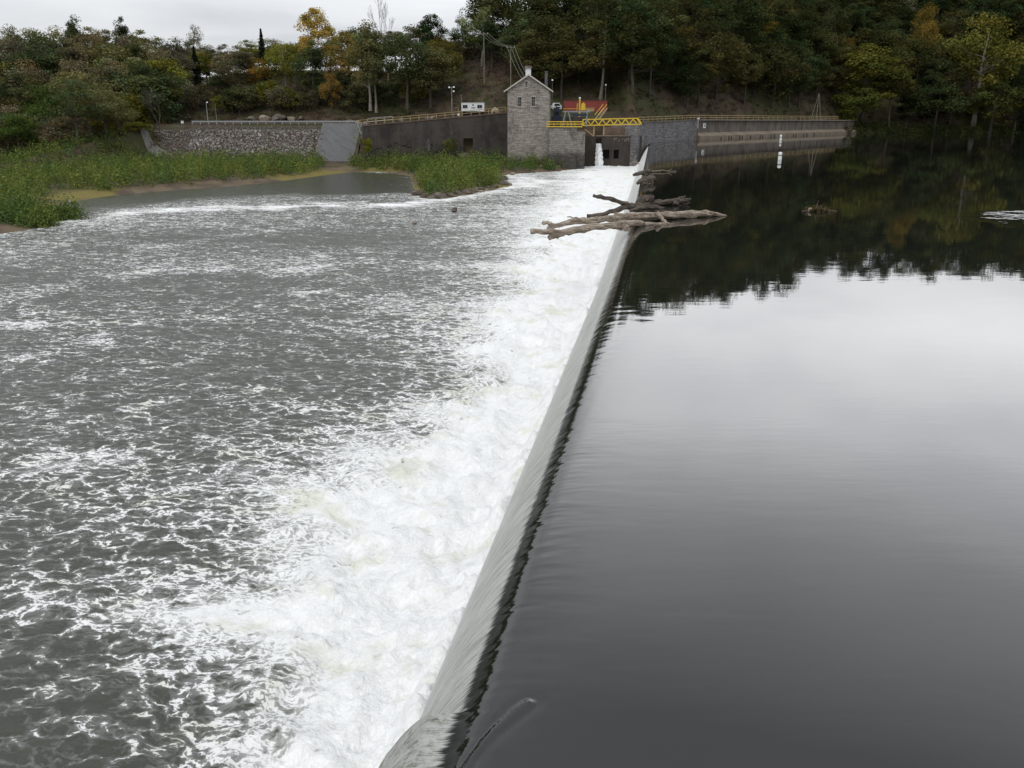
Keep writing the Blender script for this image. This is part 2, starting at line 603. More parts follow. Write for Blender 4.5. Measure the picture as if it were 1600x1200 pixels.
# standing ripples pulled towards the crest
def ripple(s_, u_):
    v = np.exp(np.minimum(u_, 0) / 0.45)
    return v * (0.016 * fbm(s_ * 2.4, u_ * 0.7 + s_ * .4, 3) + 0.006 * fbm(s_ * 8.0, u_ * 0.8, 2)) + np.exp(np.minimum(u_, 0) / 2.0) * 0.004 * fbm(s_ * 0.9, u_ * 0.45, 3)



rip = ripple(SS, UU)
Z = Z + rip
# the looped ripple shed by a snag below the crest, near the camera
tip = at_z(829, 1094, 0); a0 = at_z(752, 1150, -0.1); a1 = at_z(720, 1200, -0.2); b0 = at_z(775, 1128, -0.1)
loop = [at_z(q[0], q[1], -0.05) for q in ((715, 1200), (740, 1165), (770, 1138), (800, 1117), (824, 1100), (829, 1094), (822, 1094), (806, 1103), (790, 1116), (772, 1130), (752, 1150))]
X, Y = su_to_xy(SS, UU)
sel = (SS > 6) & (SS < 13) & (UU > -3)
dm = np.full(X.shape, 9.0)
for a, b in zip(loop[:-1], loop[1:]):
    ex, ey = b.x - a.x, b.y - a.y
    tt = np.clip(((X - a.x) * ex + (Y - a.y) * ey) / (ex * ex + ey * ey), 0, 1)
    dm = np.where(sel, np.minimum(dm, np.hypot(X - a.x - tt * ex, Y - a.y - tt * ey)), dm)
Z = Z + 0.055 * np.exp(-(dm / 0.05) ** 2) - 0.030 * np.exp(-(dm / 0.12) ** 2)
Z = np.where(SS > 214, np.minimum(Z, 0) * np.exp(-(SS - 214) / 2), Z)
gust_c = [at_z(1592, 342, 0), at_z(1700, 345, 0)]
gust = np.exp(-(((X - gust_c[0].x - 5) / 9.5) ** 2 + ((Y - gust_c[0].y) / 7.5) ** 2)) * (0.75 + 0.5 * fbm(X * .35, Y * .35, 3))
me = surf_mesh("reservoir_water", S_up, U_up, Z, {"gust": np.clip(gust, 0, 1)})


def reservoir_shader(t, ior=1.55):
    uv = t.n("UVMap", uv_map="flow").outputs[0]
    p = t.pos()
    sx = t.n("SeparateXYZ", {0: uv})
    near = t.math('EXPONENT', t.math('MULTIPLY', sx.outputs[0], 2.2))
    near = t.math('MINIMUM', near, 1.0)
    st = t.noise(t.vmul(uv, (0.9, 4.5, 1)), 1.0, 4, 0.6, 0.3)
    rp = t.noise(t.vmul(p, (0.35, 1.3, 1)), 1.0, 3, 0.5)
    rp2 = t.noise(t.vmul(p, (1.6, 5.0, 1)), 1.0, 2, 0.5)
    patch = t.maprange(t.noise(t.vmul(p, (0.03, 0.06, 1)), 1.0, 3).outputs[0], 0.42, 0.62)
    g = t.n("Attribute", attribute_name="gust").outputs["Fac"]
    gn = t.noise(t.vmul(p, (0.8, 1.7, 1)), 1.1, 2, 0.55)
    h = t.math('ADD', t.math('MULTIPLY', rp.outputs[0], 0.0022), t.math('MULTIPLY', t.math('MULTIPLY', rp2.outputs[0], patch), 0.0012))
    h = t.math('ADD', h, t.math('MULTIPLY', t.math('MULTIPLY', st.outputs[0], near), 0.007))
    h = t.math('ADD', h, t.math('MULTIPLY', t.math('MULTIPLY', gn.outputs[0], t.maprange(g, 0.25, 0.95)), 0.17))
    nrm = t.bump(h, 1.0, 1.0)
    b = t.bsdf((0.010, 0.0115, 0.0095), 0.015, nrm, 0.5)
    b.inputs["IOR"].default_value = ior
    return b


t = NT("still_dark_water")
M['reservoir'] = t.done(reservoir_shader(t))
props(link("reservoir_water", me, M['reservoir']), kind="structure")

# ------------------------------------------------------------------ falling water sheet
S_f = S_up[(S_up > -25) & (S_up < 213.7)]
U_f = np.concatenate([np.arange(0, 0.8, 0.05), np.arange(0.8, 3.02, 0.1)])
SS, UU = np.meshgrid(S_f, U_f, indexing='ij')
Z = draw(UU)
s_edge = 10.45 + 0.12 * UU + 0.12 * fbm(UU * 1.3, UU * 0 + 3.3, 2)
w = sstep(0.14, -0.12, SS - s_edge)
rim = np.exp(-((SS - s_edge + 0.02) / 0.10) ** 2)
ramp_u = sstep(0.0, 0.7, UU)
Z = Z + w * ramp_u * (0.16 + 0.34 * np.sin(np.pi * np.clip(UU / 3.0, 0, 1))) * np.clip(1.25 - 0.06 * (s_edge - SS), 0.4, 1.2) + rim * ramp_u * 0.16
Z = Z + ripple(SS, UU) * np.exp(-UU / 0.8)
amp = 0.035 * sstep(0.1, 1.2, UU)
Z = Z + amp * fbm(SS * 5.0, UU * 0.9, 4) + 0.4 * amp * fbm(SS * 9.5, UU * 0.7 + 4, 2) + 0.05 * sstep(0.2, 1.5, UU) * fbm(SS * 0.9, UU * 0.3, 3)
Z = Z + w * ramp_u * 0.10 * fbm(SS * 4.5, UU * 3.2, 4)
Ush = UU + w * 0.10 * UU
X, Y = su_to_xy(SS, Ush)
me = np_mesh("falling_water", np.stack([X, Y, Z], -1).reshape(-1, 3), grid_faces(len(S_f), len(U_f)), True)
uv = me.uv_layers.new(name="flow")
li = np.empty(len(me.loops), np.int32); me.loops.foreach_get("vertex_index", li)
uv.data.foreach_set("uv", np.stack([UU.ravel(), SS.ravel()], -1)[li].astype(np.float32).ravel())
set_float(me, "splash", np.clip(w * ramp_u * 0.8 + rim * ramp_u, 0, 1))
set_float(me, "gust", np.zeros(SS.size))
t = NT("aerated_falling_water")
base = reservoir_shader(t, 1.24)
uvn = t.n("UVMap", uv_map="flow").outputs[0]
sx = t.n("SeparateXYZ", {0: uvn})
u_, s_ = sx.outputs[0], sx.outputs[1]
fan = t.noise(t.vmul(uvn, (0.22, 0.55, 1)), 1.0, 3)          # streaks gather and spread like a fan
uw = t.vadd(uvn, t.n("CombineXYZ", {1: t.math('MULTIPLY', t.math('MULTIPLY', t.math('SUBTRACT', fan.outputs[0], 0.5), u_), 0.45)}).outputs[0])
k1 = t.noise(t.vmul(uw, (1.0, 13.0, 1)), 1.0, 5, 0.72)
k2 = t.noise(t.vmul(uw, (2.2, 34.0, 1)), 1.0, 4, 0.7)
k3 = t.noise(t.vmul(uw, (6.0, 9.0, 1)), 1.0, 6, 0.75)
spl = t.n("Attribute", attribute_name="splash").outputs["Fac"]
streak = t.math('ADD', t.math('MULTIPLY', k1.outputs[0], 0.45), t.math('MULTIPLY', k2.outputs[0], 0.55))
low = t.maprange(u_, 0.9, 2.7)
streak = t.math('ADD', t.math('MULTIPLY', streak, t.math('SUBTRACT', 1.0, t.math('MULTIPLY', low, 0.55))), t.math('MULTIPLY', k3.outputs[0], t.math('MULTIPLY', low, 0.55)))
streak = t.math('ADD', streak, t.math('MULTIPLY', t.math('MULTIPLY', spl, t.math('SUBTRACT', k3.outputs[0], 0.45)), 0.9))
on = t.math('ADD', u_, t.math('MULTIPLY', t.math('SUBTRACT', t.noise(t.vmul(uvn, (0.0, 2.6, 1)), 1.0, 4, 0.7).outputs[0], 0.5), 0.26))
on = t.math('ADD', on, t.math('MULTIPLY', t.math('SUBTRACT', k2.outputs[0], 0.5), 0.35))
cover = t.maprange(on, 0.20, 0.32)
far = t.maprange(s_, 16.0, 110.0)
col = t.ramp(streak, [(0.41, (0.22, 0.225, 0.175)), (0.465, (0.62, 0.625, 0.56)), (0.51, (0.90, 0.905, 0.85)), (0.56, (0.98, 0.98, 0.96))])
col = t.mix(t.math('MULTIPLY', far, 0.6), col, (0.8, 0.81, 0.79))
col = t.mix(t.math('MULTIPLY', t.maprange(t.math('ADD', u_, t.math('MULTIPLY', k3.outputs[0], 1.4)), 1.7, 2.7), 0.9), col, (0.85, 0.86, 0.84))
col = t.mix(t.math('MULTIPLY', spl, 0.45), col, t.mix(t.maprange(k3.outputs[0], 0.42, 0.58), (0.40, 0.41, 0.29), (0.93, 0.94, 0.88)))
nb = t.bump(streak, 1.0, 0.35)
aer = t.bsdf(col, 0.42, nb, 0.4)
mixs = t.n("MixShader", {0: cover, 1: base.outputs[0], 2: aer.outputs[0]})
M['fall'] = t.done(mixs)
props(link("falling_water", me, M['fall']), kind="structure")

# the weir itself under the sheet
Wp = [(-0.9, -9.0), (-0.9, -0.62), (0.05, -0.62), (0.5, -1.25), (1.3, -3.0), (2.1, -5.6), (2.7, -9.0)]
Sw = np.arange(-20, 214, 2.0)
V = []
for s_i in Sw:
    for u_i, z_i in Wp:
        x, y = su_to_xy(s_i, u_i); V.append((float(x), float(y), z_i))
dam = link("weir_dam", np_mesh("weir_dam", np.array(V), grid_faces(len(Sw), len(Wp))), M['conc_brown'])
props(dam, "long low weir dam under the sheet of falling water across the river", "dam")

# ------------------------------------------------------------------ lower river
S_l = np.concatenate([np.arange(-30, 8, 1.0), 8 + growing(0.0, 232.0, 0.075, 0.0062)])
U_l = np.concatenate([[1.2, 1.6], 2.0 + growing(0.0, 330.0, 0.07, 0.0105)])
SS, UU = np.meshgrid(S_l, U_l, indexing='ij')
X, Y = su_to_xy(SS, UU)
dist = np.hypot(X, Y) + 4
edge_pts = [(300, 1200), (420, 1010), (330, 960), (455, 880), (440, 790), (575, 740), (650, 650), (725, 600), (735, 550), (760, 500), (815, 430), (838, 380), (862, 340), (880, 300), (905, 275)]
ep = [at_z(a, b, Z_LOW) for a, b in edge_pts]
es, eu = xy_to_su(np.array([q.x for q in ep]), np.array([q.y for q in ep]))
o = np.argsort(es)
edge = np.interp(SS, es[o], eu[o])
edge = edge + 1.6 * fbm(SS * 0.16, UU * 0.05, 3) + 1.0 * fbm(SS * 0.5, UU * 0.2, 3)
x_ = (UU - 2.0) / np.maximum(edge - 2.2, 1.5)
dens = np.interp(x_, [0, 0.12, 0.3, 0.6, 1.0, 1.5, 2.4], [1.2, 1.04, 0.92, 0.79, 0.57, 0.33, 0.20])
dens += 0.26 * fbm(SS * 0.30 + 40, UU * 0.22, 4) * sstep(0.1, 0.4, x_) * sstep(1.5, 0.9, x_)
lf = fbm(SS * 0.09 + 9, UU * 0.035, 4)
dens += 0.17 * lf + 0.10 * fbm(SS * 0.35, UU * 0.09 + 31, 3) * sstep(0.8, 1.4, x_)
far_gain = sstep(30, 120, SS)
dens += 0.08 * far_gain
dens -= 0.06 * sstep(20, 8, SS) * sstep(1.3, 2.5, x_)


def streakband(pts, width, gain):
    global dens
    q = [at_z(a, b, Z_LOW) for a, b in pts]
    d = np.full(X.shape, 1e6)
    for a, b in zip(q[:-1], q[1:]):
        ex, ey = b.x - a.x, b.y - a.y
        tt = np.clip(((X - a.x) * ex + (Y - a.y) * ey) / (ex * ex + ey * ey), 0, 1)
        d = np.minimum(d, np.hypot(X - a.x - tt * ex, Y - a.y - tt * ey))
    d = np.abs(d + 1.3 * width * fbm(X * .11 + 7, Y * .11, 3))
    wv = width * (1.0 + 1.0 * fbm(X * .13, Y * .13, 3))
    dens = dens + 0.8 * gain * np.clip(0.75 + 1.3 * fbm(X * .2, Y * .35, 3), 0.1, 1.3) * np.exp(-(d / np.maximum(wv, 0.25)) ** 2)


streakband([(60, 350), (150, 340), (230, 331), (340, 326), (480, 322), (640, 318)], 3.4, 0.55)
streakband([(660, 316), (760, 303), (830, 285), (790, 270), (860, 266), (930, 262)], 2.6, 0.4)
streakband([(0, 470), (120, 440), (250, 422), (330, 420)], 1.8, 0.22)
streakband([(0, 508), (180, 504), (330, 498)], 1.2, 0.24)
streakband([(220, 390), (330, 372), (450, 358)], 1.5, 0.2)
streakband([(420, 425), (540, 412), (640, 406)], 1.5, 0.2)
streakband([(470, 458), (520, 453)], 1.2, 0.35)
streakband([(30, 560), (150, 530)], 1.0, 0.22)
streakband([(0, 750), (70, 730), (160, 715)], 1.0, 0.16)
streakband([(60, 960), (190, 985), (330, 990), (450, 1000)], 0.9, 0.30)
streakband([(210, 640), (330, 610), (420, 600)], 1.0, 0.14)
sd = land_sd(X, Y)
shore_foam = 0.10 * np.exp(-(np.maximum(-sd, 0) / 2.0) ** 2)
pond = poly_sd(X, Y, [tuple(at_z(a, b, Z_LOW)[:2]) for a, b in ((60, 352), (130, 331), (200, 321), (330, 309), (450, 304), (560, 304), (655, 301), (640, 272), (530, 268), (300, 290), (80, 310))])
pond = pond + 3.0 * fbm(X * .12, Y * .12, 3)
dens += shore_foam * (1 - sstep(-6, 1, pond))
dens -= 0.30 * sstep(-3, 4, pond)
dens -= 0.25 * sstep(12, 0, np.hypot((X - at_z(520, 380, Z_LOW).x) / 2.2, Y - at_z(520, 372, Z_LOW).y)) * 0.4
# boils and chop as real relief
zone = np.clip(1.25 - x_, 0, 1)
amp_b = 0.62 * sstep(0.0, 0.4, zone) * np.clip(1.3 - 0.004 * SS, 0.5, 1)
boil = fbm(SS * 0.62, UU * 0.5, 3) + 0.5 * np.abs(fbm(SS * 1.7, UU * 1.4, 3))
small = np.abs(fbm(SS * 2.6 + 3 * fbm(SS * .5, UU * .5, 2), UU * 1.7, 4))
fade = np.clip(18.0 / dist, 0.12, 1)
calm = 1 - 0.85 * sstep(-2, 3, pond)
Z = Z_LOW + amp_b * boil + (0.05 + 0.10 * zone) * small * np.clip(30 / dist, .3, 1) + calm * 0.085 * fbm(SS * 0.55, UU * 0.33 + 2, 4)
Z += calm * 0.05 * (0.5 - np.abs(fbm(SS * 1.3 + 1.5 * fbm(SS * .3, UU * .3, 2), UU * 0.6, 3)) * 2) * np.clip(40 / dist, .4, 1)
Z += 0.95 * np.exp(-((UU - 2.25) / 0.52) ** 2) * (0.55 + 1.1 * np.abs(fbm(SS * 1.1, UU * 0.6, 4)))
Z -= 0.35 * sstep(1.9, 1.2, UU)
me = surf_mesh("river_water", S_l, U_l, Z, {"foam": np.clip(dens, 0, 1.3), "calm": calm})
t = NT("foaming_river")
uvn = t.n("UVMap", uv_map="flow").outputs[0]
p = t.pos()
D = t.n("Attribute", attribute_name="foam").outputs["Fac"]
calmn = t.n("Attribute", attribute_name="calm").outputs["Fac"]
w1 = t.noise(uvn, 0.55, 3, 0.55); w2 = t.noise(uvn, 2.1, 3, 0.6)
wp = t.vadd(uvn, t.vmul(t.vadd(w1.outputs[1], (-.5, -.5, -.5)), (1.1, 1.1, 0)))
wp = t.vadd(wp, t.vmul(t.vadd(w2.outputs[1], (-.5, -.5, -.5)), (0.35, 0.35, 0)))
n1 = t.noise(t.vmul(wp, (0.55, 1.0, 1)), 0.9, 9, 0.66)
rn = t.noise(t.vmul(wp, (0.75, 1.25, 1)), 1.35, 5, 0.62)
rid = t.math('SUBTRACT', 1.0, t.math('MULTIPLY', t.math('ABSOLUTE', t.math('SUBTRACT', rn.outputs[0], 0.5)), 5.0), clamp=True)
rn2 = t.noise(t.vmul(wp, (0.8, 1.3, 1)), 3.6, 5, 0.65)
rid2 = t.math('SUBTRACT', 1.0, t.math('MULTIPLY', t.math('ABSOLUTE', t.math('SUBTRACT', rn2.outputs[0], 0.5)), 5.0), clamp=True)
f = t.math('MULTIPLY', n1.outputs[0], 0.62)
f = t.math('ADD', f, t.math('MULTIPLY', rid, 0.20))
f = t.math('ADD', f, t.math('MULTIPLY', rid2, 0.14))
vor = t.n("TexVoronoi", {"Vector": t.vmul(wp, (0.62, 1.15, 1)), "Scale": 1.55, "Randomness": 1.0}, feature='DISTANCE_TO_EDGE')
lace = t.math('SUBTRACT', 1.0, t.maprange(vor.outputs[0], 0.0, 0.24))
vor2 = t.n("TexVoronoi", {"Vector": t.vmul(wp, (0.7, 1.2, 1)), "Scale": 4.2, "Randomness": 1.0}, feature='DISTANCE_TO_EDGE')
lace2 = t.math('SUBTRACT', 1.0, t.maprange(vor2.outputs[0], 0.0, 0.24))
f = t.math('ADD', f, t.math('MULTIPLY', t.math('SUBTRACT', lace, 0.4), 0.17))
f = t.math('ADD', f, t.math('MULTIPLY', t.math('SUBTRACT', lace2, 0.4), 0.09))
fine = t.noise(t.vmul(wp, (1, 1.3, 1)), 9.0, 4, 0.7)
f = t.math('ADD', f, t.math('MULTIPLY', t.math('SUBTRACT', fine.outputs[0], 0.5), 0.16))
th = t.math('SUBTRACT', 0.86, t.math('MULTIPLY', D, 0.66))
dlt = t.math('SUBTRACT', f, th)
hard = t.maprange(dlt, -0.02, 0.055)
soft = t.maprange(dlt, -0.16, 0.06)
# thin broken threads and flecks that drift away from the boil
w3 = t.noise(uvn, 1.1, 2, 0.5)
ws = t.vadd(uvn, t.vmul(t.vadd(w3.outputs[1], (-.5, -.5, -.5)), (0.7, 0.7, 0)))
def ridge(vec, scale, k, det=3, rough=0.6):
    q = t.noise(vec, scale, det, rough)
    return t.math('SUBTRACT', 1.0, t.math('MULTIPLY', t.math('ABSOLUTE', t.math('SUBTRACT', q.outputs[0], 0.5)), k), clamp=True)
ra_ = ridge(t.vmul(ws, (0.5, 1.15, 1)), 1.5, 7.0, 4, 0.62)
rb_ = ridge(t.vmul(ws, (0.6, 1.25, 1)), 3.7, 6.0, 3, 0.6)
pa = t.noise(t.vmul(uvn, (0.34, 0.62, 1)), 0.75, 5, 0.62)
pb_ = t.noise(t.vmul(ws, (0.7, 1.3, 1)), 2.2, 3, 0.6)
fl = t.noise(t.vmul(ws, (0.8, 1.7, 1)), 6.5, 4, 0.65)
sh = t.math('MULTIPLY', t.math('SUBTRACT', D, 0.45), 0.42)
pA = t.maprange(t.math('ADD', pa.outputs[0], sh), 0.49, 0.64)
pB = t.maprange(t.math('ADD', pb_.outputs[0], t.math('MULTIPLY', sh, 0.6)), 0.42, 0.60)
thr1 = t.math('MULTIPLY', t.maprange(ra_, 0.55, 0.92), t.math('MULTIPLY', pA, pB))
thr2 = t.math('MULTIPLY', t.maprange(rb_, 0.62, 0.95), t.math('MULTIPLY', pA, t.math('SUBTRACT', 1.0, t.math('MULTIPLY', pB, 0.4))))
flk = t.math('MULTIPLY', t.maprange(t.math('ADD', fl.outputs[0], t.math('MULTIPLY', sh, 0.5)), 0.615, 0.68), t.math('ADD', t.math('MULTIPLY', pA, 0.7), 0.3))
sparse = t.math('MAXIMUM', t.math('MAXIMUM', thr1, t.math('MULTIPLY', thr2, 0.8)), t.math('MULTIPLY', flk, 0.85))
sparse = t.math('MULTIPLY', sparse, t.maprange(D, 0.06, 0.45, 0.0, 0.82, False))
milk = t.math('MULTIPLY', t.maprange(dlt, -0.20, 0.05), t.maprange(D, 0.30, 0.72, 0.16, 0.60))
brk = t.maprange(t.math('ADD', fl.outputs[0], t.math('MULTIPLY', lace2, 0.10)), 0.44, 0.58)
hard = t.math('MULTIPLY', hard, t.math('ADD', brk, t.math('MULTIPLY', t.math('SUBTRACT', 1.0, brk), t.maprange(D, 0.50, 0.74))))
mask = t.math('MAXIMUM', t.math('MAXIMUM', hard, milk), sparse)
n4 = t.noise(t.vmul(p, (1.0, 1.0, 0)), 0.7, 4, 0.6)
body = t.mix(t.maprange(D, 0.35, 0.9), (0.046, 0.048, 0.037), (0.12, 0.125, 0.088))
wav = t.noise(t.vmul(uvn, (0.8, 1.5, 1)), 2.2, 5, 0.62, 0.6)
wav2 = t.noise(t.vmul(uvn, (0.8, 1.6, 1)), 7.0, 3, 0.6)
h = t.math('ADD', t.math('MULTIPLY', wav.outputs[0], 0.085), t.math('MULTIPLY', wav2.outputs[0], 0.022))
h = t.math('MULTIPLY', h, calmn)
nw = t.bump(h, 0.9, 1.0)
water = t.bsdf(body, 0.22, nw, 0.5)
water.inputs["IOR"].default_value = 1.33
cream = t.maprange(t.noise(t.vmul(uvn, (0.35, 0.5, 1)), 1.0, 4, 0.6).outputs[0], 0.52, 0.66)
fc = t.mix(t.math('MULTIPLY', cream, 0.7), (0.90, 0.905, 0.90), (0.70, 0.71, 0.57))
thin = t.maprange(dlt, 0.26, 0.04)
fc = t.mix(t.math('MULTIPLY', thin, 0.16), fc, (0.50, 0.53, 0.48))
fc = t.mix(t.math('MULTIPLY', t.maprange(fine.outputs[0], 0.58, 0.36), 0.22), fc, (0.62, 0.64, 0.62))
hb = t.math('ADD', t.math('MULTIPLY', f, 0.5), t.math('MULTIPLY', fine.outputs[0], 0.18))
nf = t.bump(hb, 0.6, 0.5)
foam = t.bsdf(fc, 0.75, nf, 0.25)
M['river'] = t.done(t.n("MixShader", {0: mask, 1: water.outputs[0], 2: foam.outputs[0]}))
props(link("river_water", me, M['river']), kind="structure")

# ------------------------------------------------------------------ sky and light
SUN_EL, SUN_AZ = math.radians(48), math.radians(205)      # azimuth clockwise from +Y
wd = bpy.data.worlds.new("World"); SC.world = wd; wd.use_nodes = True
nt = wd.node_tree; nt.nodes.clear()
class WT(NT):
    def __init__(self, tree): self.t = tree
w_ = WT(nt)
outw = nt.nodes.new("ShaderNodeOutputWorld")
sky = nt.nodes.new("ShaderNodeTexSky"); sky.sky_type = 'NISHITA'; sky.sun_disc = False
sky.sun_elevation = SUN_EL; sky.sun_rotation = SUN_AZ
tc = nt.nodes.new("ShaderNodeTexCoord")
g = tc.outputs["Generated"]
sp = w_.n("SeparateXYZ", {0: g})
zc_ = w_.math('MAXIMUM', sp.outputs[2], 0.03)
proj = w_.n("CombineXYZ", {0: w_.math('DIVIDE', sp.outputs[0], w_.math('ADD', zc_, 0.12)), 1: w_.math('DIVIDE', sp.outputs[1], w_.math('ADD', zc_, 0.12))})
cn = w_.noise(proj.outputs[0], 0.9, 5, 0.5, 0.3)
hl = w_.math('SQRT', w_.math('ADD', w_.math('ADD', w_.math('MULTIPLY', sp.outputs[0], sp.outputs[0]), w_.math('MULTIPLY', sp.outputs[1], sp.outputs[1])), 0.0001))
xn = w_.math('DIVIDE', sp.outputs[0], hl); yn = w_.math('DIVIDE', sp.outputs[1], hl)
azf = w_.math('MULTIPLY', w_.maprange(xn, -0.30, 0.22), w_.maprange(yn, -0.1, 0.4))      # bright band added to the unseen sky up-river for the reservoir's reflection
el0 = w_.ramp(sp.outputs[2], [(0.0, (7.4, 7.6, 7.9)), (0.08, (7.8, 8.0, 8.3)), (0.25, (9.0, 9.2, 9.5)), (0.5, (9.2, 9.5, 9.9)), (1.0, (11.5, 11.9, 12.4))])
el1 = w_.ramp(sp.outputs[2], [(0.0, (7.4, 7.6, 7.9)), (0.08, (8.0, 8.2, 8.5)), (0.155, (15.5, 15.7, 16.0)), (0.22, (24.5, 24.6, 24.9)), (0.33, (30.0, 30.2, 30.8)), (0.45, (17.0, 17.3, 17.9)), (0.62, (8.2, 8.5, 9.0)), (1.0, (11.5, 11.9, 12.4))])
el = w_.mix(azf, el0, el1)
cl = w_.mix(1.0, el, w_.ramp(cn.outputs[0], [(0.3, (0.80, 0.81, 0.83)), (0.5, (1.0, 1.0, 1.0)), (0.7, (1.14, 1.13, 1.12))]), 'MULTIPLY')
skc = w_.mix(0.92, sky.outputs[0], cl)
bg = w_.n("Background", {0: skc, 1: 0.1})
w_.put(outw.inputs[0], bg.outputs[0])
sun = bpy.data.lights.new("sun", 'SUN'); sun.energy = 1.0; sun.angle = math.radians(25); sun.color = (1, 0.96, 0.9)
so = bpy.data.objects.new("sun", sun); COL.objects.link(so)
dirv = Vector((math.sin(SUN_AZ) * math.cos(SUN_EL), math.cos(SUN_AZ) * math.cos(SUN_EL), math.sin(SUN_EL)))
so.rotation_euler = dirv.to_track_quat('Z', 'Y').to_euler()
so.location = (0, 0, 80)
SC.view_settings.view_transform = 'Standard'
SC.view_settings.look = 'None'
SC.view_settings.exposure = 0.0
SC.view_settings.gamma = 1.0
SC.cycles.max_bounces = 6
SC.cycles.transparent_max_bounces = 8
SC.cycles.use_denoising = True
# ------------------------------------------------------------------ stone power house
BX0, BX1, BY0, BY1 = at_y(793, 180, 205).x, at_y(858, 180, 205).x, 205.0, 216.0
ZE, ZP = at_y(826, 141, 205).z, at_y(826, 118.5, 205).z
XM = (BX0 + BX1) / 2
ph = empty("stone_powerhouse", (XM, BY0, -6), 0, "tall narrow stone building with steep gable and three slit windows at water's edge", "building")


def local(o, root):
    o.parent = root
    o.matrix_parent_inverse = Matrix.Translation(-root.location)
    return o


def part(mb, name, mat, root, label=None, smooth=False):
    """part given in world coordinates, parented to an unrotated root (itself without parent, or a part at the origin)"""
    o = mb.obj(name, mat, None, smooth)
    o.parent = root
    if root.type == 'EMPTY':
        o.location = -Vector(root.location)
    if label: o["label"] = label
    return o


HW = (BX1 - BX0) / 2
wins = [(at_y(812, 150, 205).x, at_y(812, 166, 205).z, at_y(812, 152, 205).z, 0.42),
        (at_y(833.5, 150, 205).x, at_y(833, 165.5, 205).z, at_y(833, 151.5, 205).z, 0.42),
        (at_y(822.5, 130, 205).x, at_y(822, 136, 205).z, at_y(822, 127.5, 205).z, 0.26)]
# front wall split around the openings: strips
mb = MB()
T = 0.6


def gable_top(x): return ZP - (ZP - ZE) * abs(x - XM) / HW


cuts = sorted(set([BX0, BX1, XM] + [c for x, a, b, h in wins for c in (x - h, x + h)]))
for xa, xb in zip(cuts[:-1], cuts[1:]):
    mid = (xa + xb) / 2
    seg = [(-7.0, None)]
    op = sorted([(a, b) for x, a, b, h in wins if x - h - 1e-4 < mid < x + h + 1e-4])
    z = -7.0
    for a, b in op:
        mb.box(xa, xb, BY0, BY0 + T, z, a); z = b
    mb.prism([(xa, z), (xb, z), (xb, gable_top(xb)), (xa, gable_top(xa))], BY0, BY0 + T)
mb.box(BX0, BX0 + T, BY0 + T, BY1, -7, ZE); mb.box(BX1 - T, BX1, BY0 + T, BY1, -7, ZE)
mb.prism([(BX0 + T, -7), (BX1 - T, -7), (BX1 - T, ZE), (XM, ZP - 0.3), (BX0 + T, ZE)], BY1 - T, BY1)
part(mb, "wall", M['stone'], ph)
slope = (ZP - ZE) / HW
mb = MB()
ov = 0.75
for sg in (-1, 1):
    xe = XM + sg * (HW + ov)
    ze = ZP - slope * (HW + ov)
    pr = [(XM, ZP + 0.12), (xe, ze + 0.12), (xe, ze + 0.30), (XM, ZP + 0.34)]
    if sg < 0: pr = pr[::-1]
    mb.prism(pr, BY0 - 0.55, BY1 + 0.5)
roof = part(mb, "roof", M['roof'], ph)
for sg in (-1, 1):
    xe = XM + sg * (HW + ov + 0.1); ze = ZP - slope * (HW + ov + 0.1)
    m2 = MB(); pr = [(XM, ZP + 0.06), (xe, ze + 0.06), (xe, ze + 0.36), (XM, ZP + 0.40)]
    if sg < 0: pr = pr[::-1]
    m2.prism(pr, BY0 - 0.62, BY0 - 0.553)
    part(m2, "bargeboard", M['trim'], roof)
# chimney: rendered white with a tan cap
cx0, cx1 = at_y(821.3, 110, 209).x, at_y(829.5, 110, 209).x
zc0, zc1 = at_y(825, 112, 209).z, at_y(825, 106.4, 209).z
ztop = at_y(825, 103, 209).z
mb = MB().box(cx0, cx1, 208.5, 211.5, ZP - 1.6, zc1)
ch = part(mb, "chimney", M['white'], roof)
mb = MB().box(cx0 - 0.3, cx1 + 0.25, 208.2, 211.9, zc1 + 0.003, zc1 + 0.28).box(cx0 - 0.12, cx1 + 0.1, 208.35, 211.7, zc1 + 0.28, ztop)
part(mb, "chimney_cap", M['conc_tan'], roof)
for x, a, b, h in wins:
    m2 = MB()
    m2.box(x - h - 0.1, x + h + 0.1, BY0 - 0.05, BY0 - 0.004, b + 0.003, b + 0.30).box(x - h - 0.14, x + h + 0.14, BY0 - 0.12, BY0 - 0.004, a - 0.20, a - 0.003)
    m2.box(x - h + 0.002, x - h + 0.09, BY0 + 0.22, BY0 + 0.34, a, b).box(x + h - 0.09, x + h - 0.002, BY0 + 0.22, BY0 + 0.34, a, b)
    m2.box(x - 0.03, x + 0.03, BY0 + 0.24, BY0 + 0.33, a, b)
    if b - a > 1.6:
        for fz in (0.35, 0.68): m2.box(x - h + 0.09, x + h - 0.09, BY0 + 0.25, BY0 + 0.32, a + (b - a) * fz - 0.03, a + (b - a) * fz + 0.03)
    wn = part(m2, "window", M['lintel'], ph)
    part(MB().box(x - h, x + h, BY0 + 0.36, BY0 + 0.40, a, b), "pane", M['glass'], wn)
mb = MB().tube([(BX1 + 0.14, BY0 + 0.25, ZE - 0.4), (BX1 + 0.14, BY0 + 0.25, 4.0)], 0.07)
part(mb, "downpipe", M['galv'], ph)
# insulator beam where the wires land
mb = MB().bar((XM - 1.6, BY0 + 4.2, ZP - 0.35), (XM - 0.4, BY0 + 4.2, ZP + 0.5), 0.1)
part(mb, "wire_bracket", M['pole'], ph)

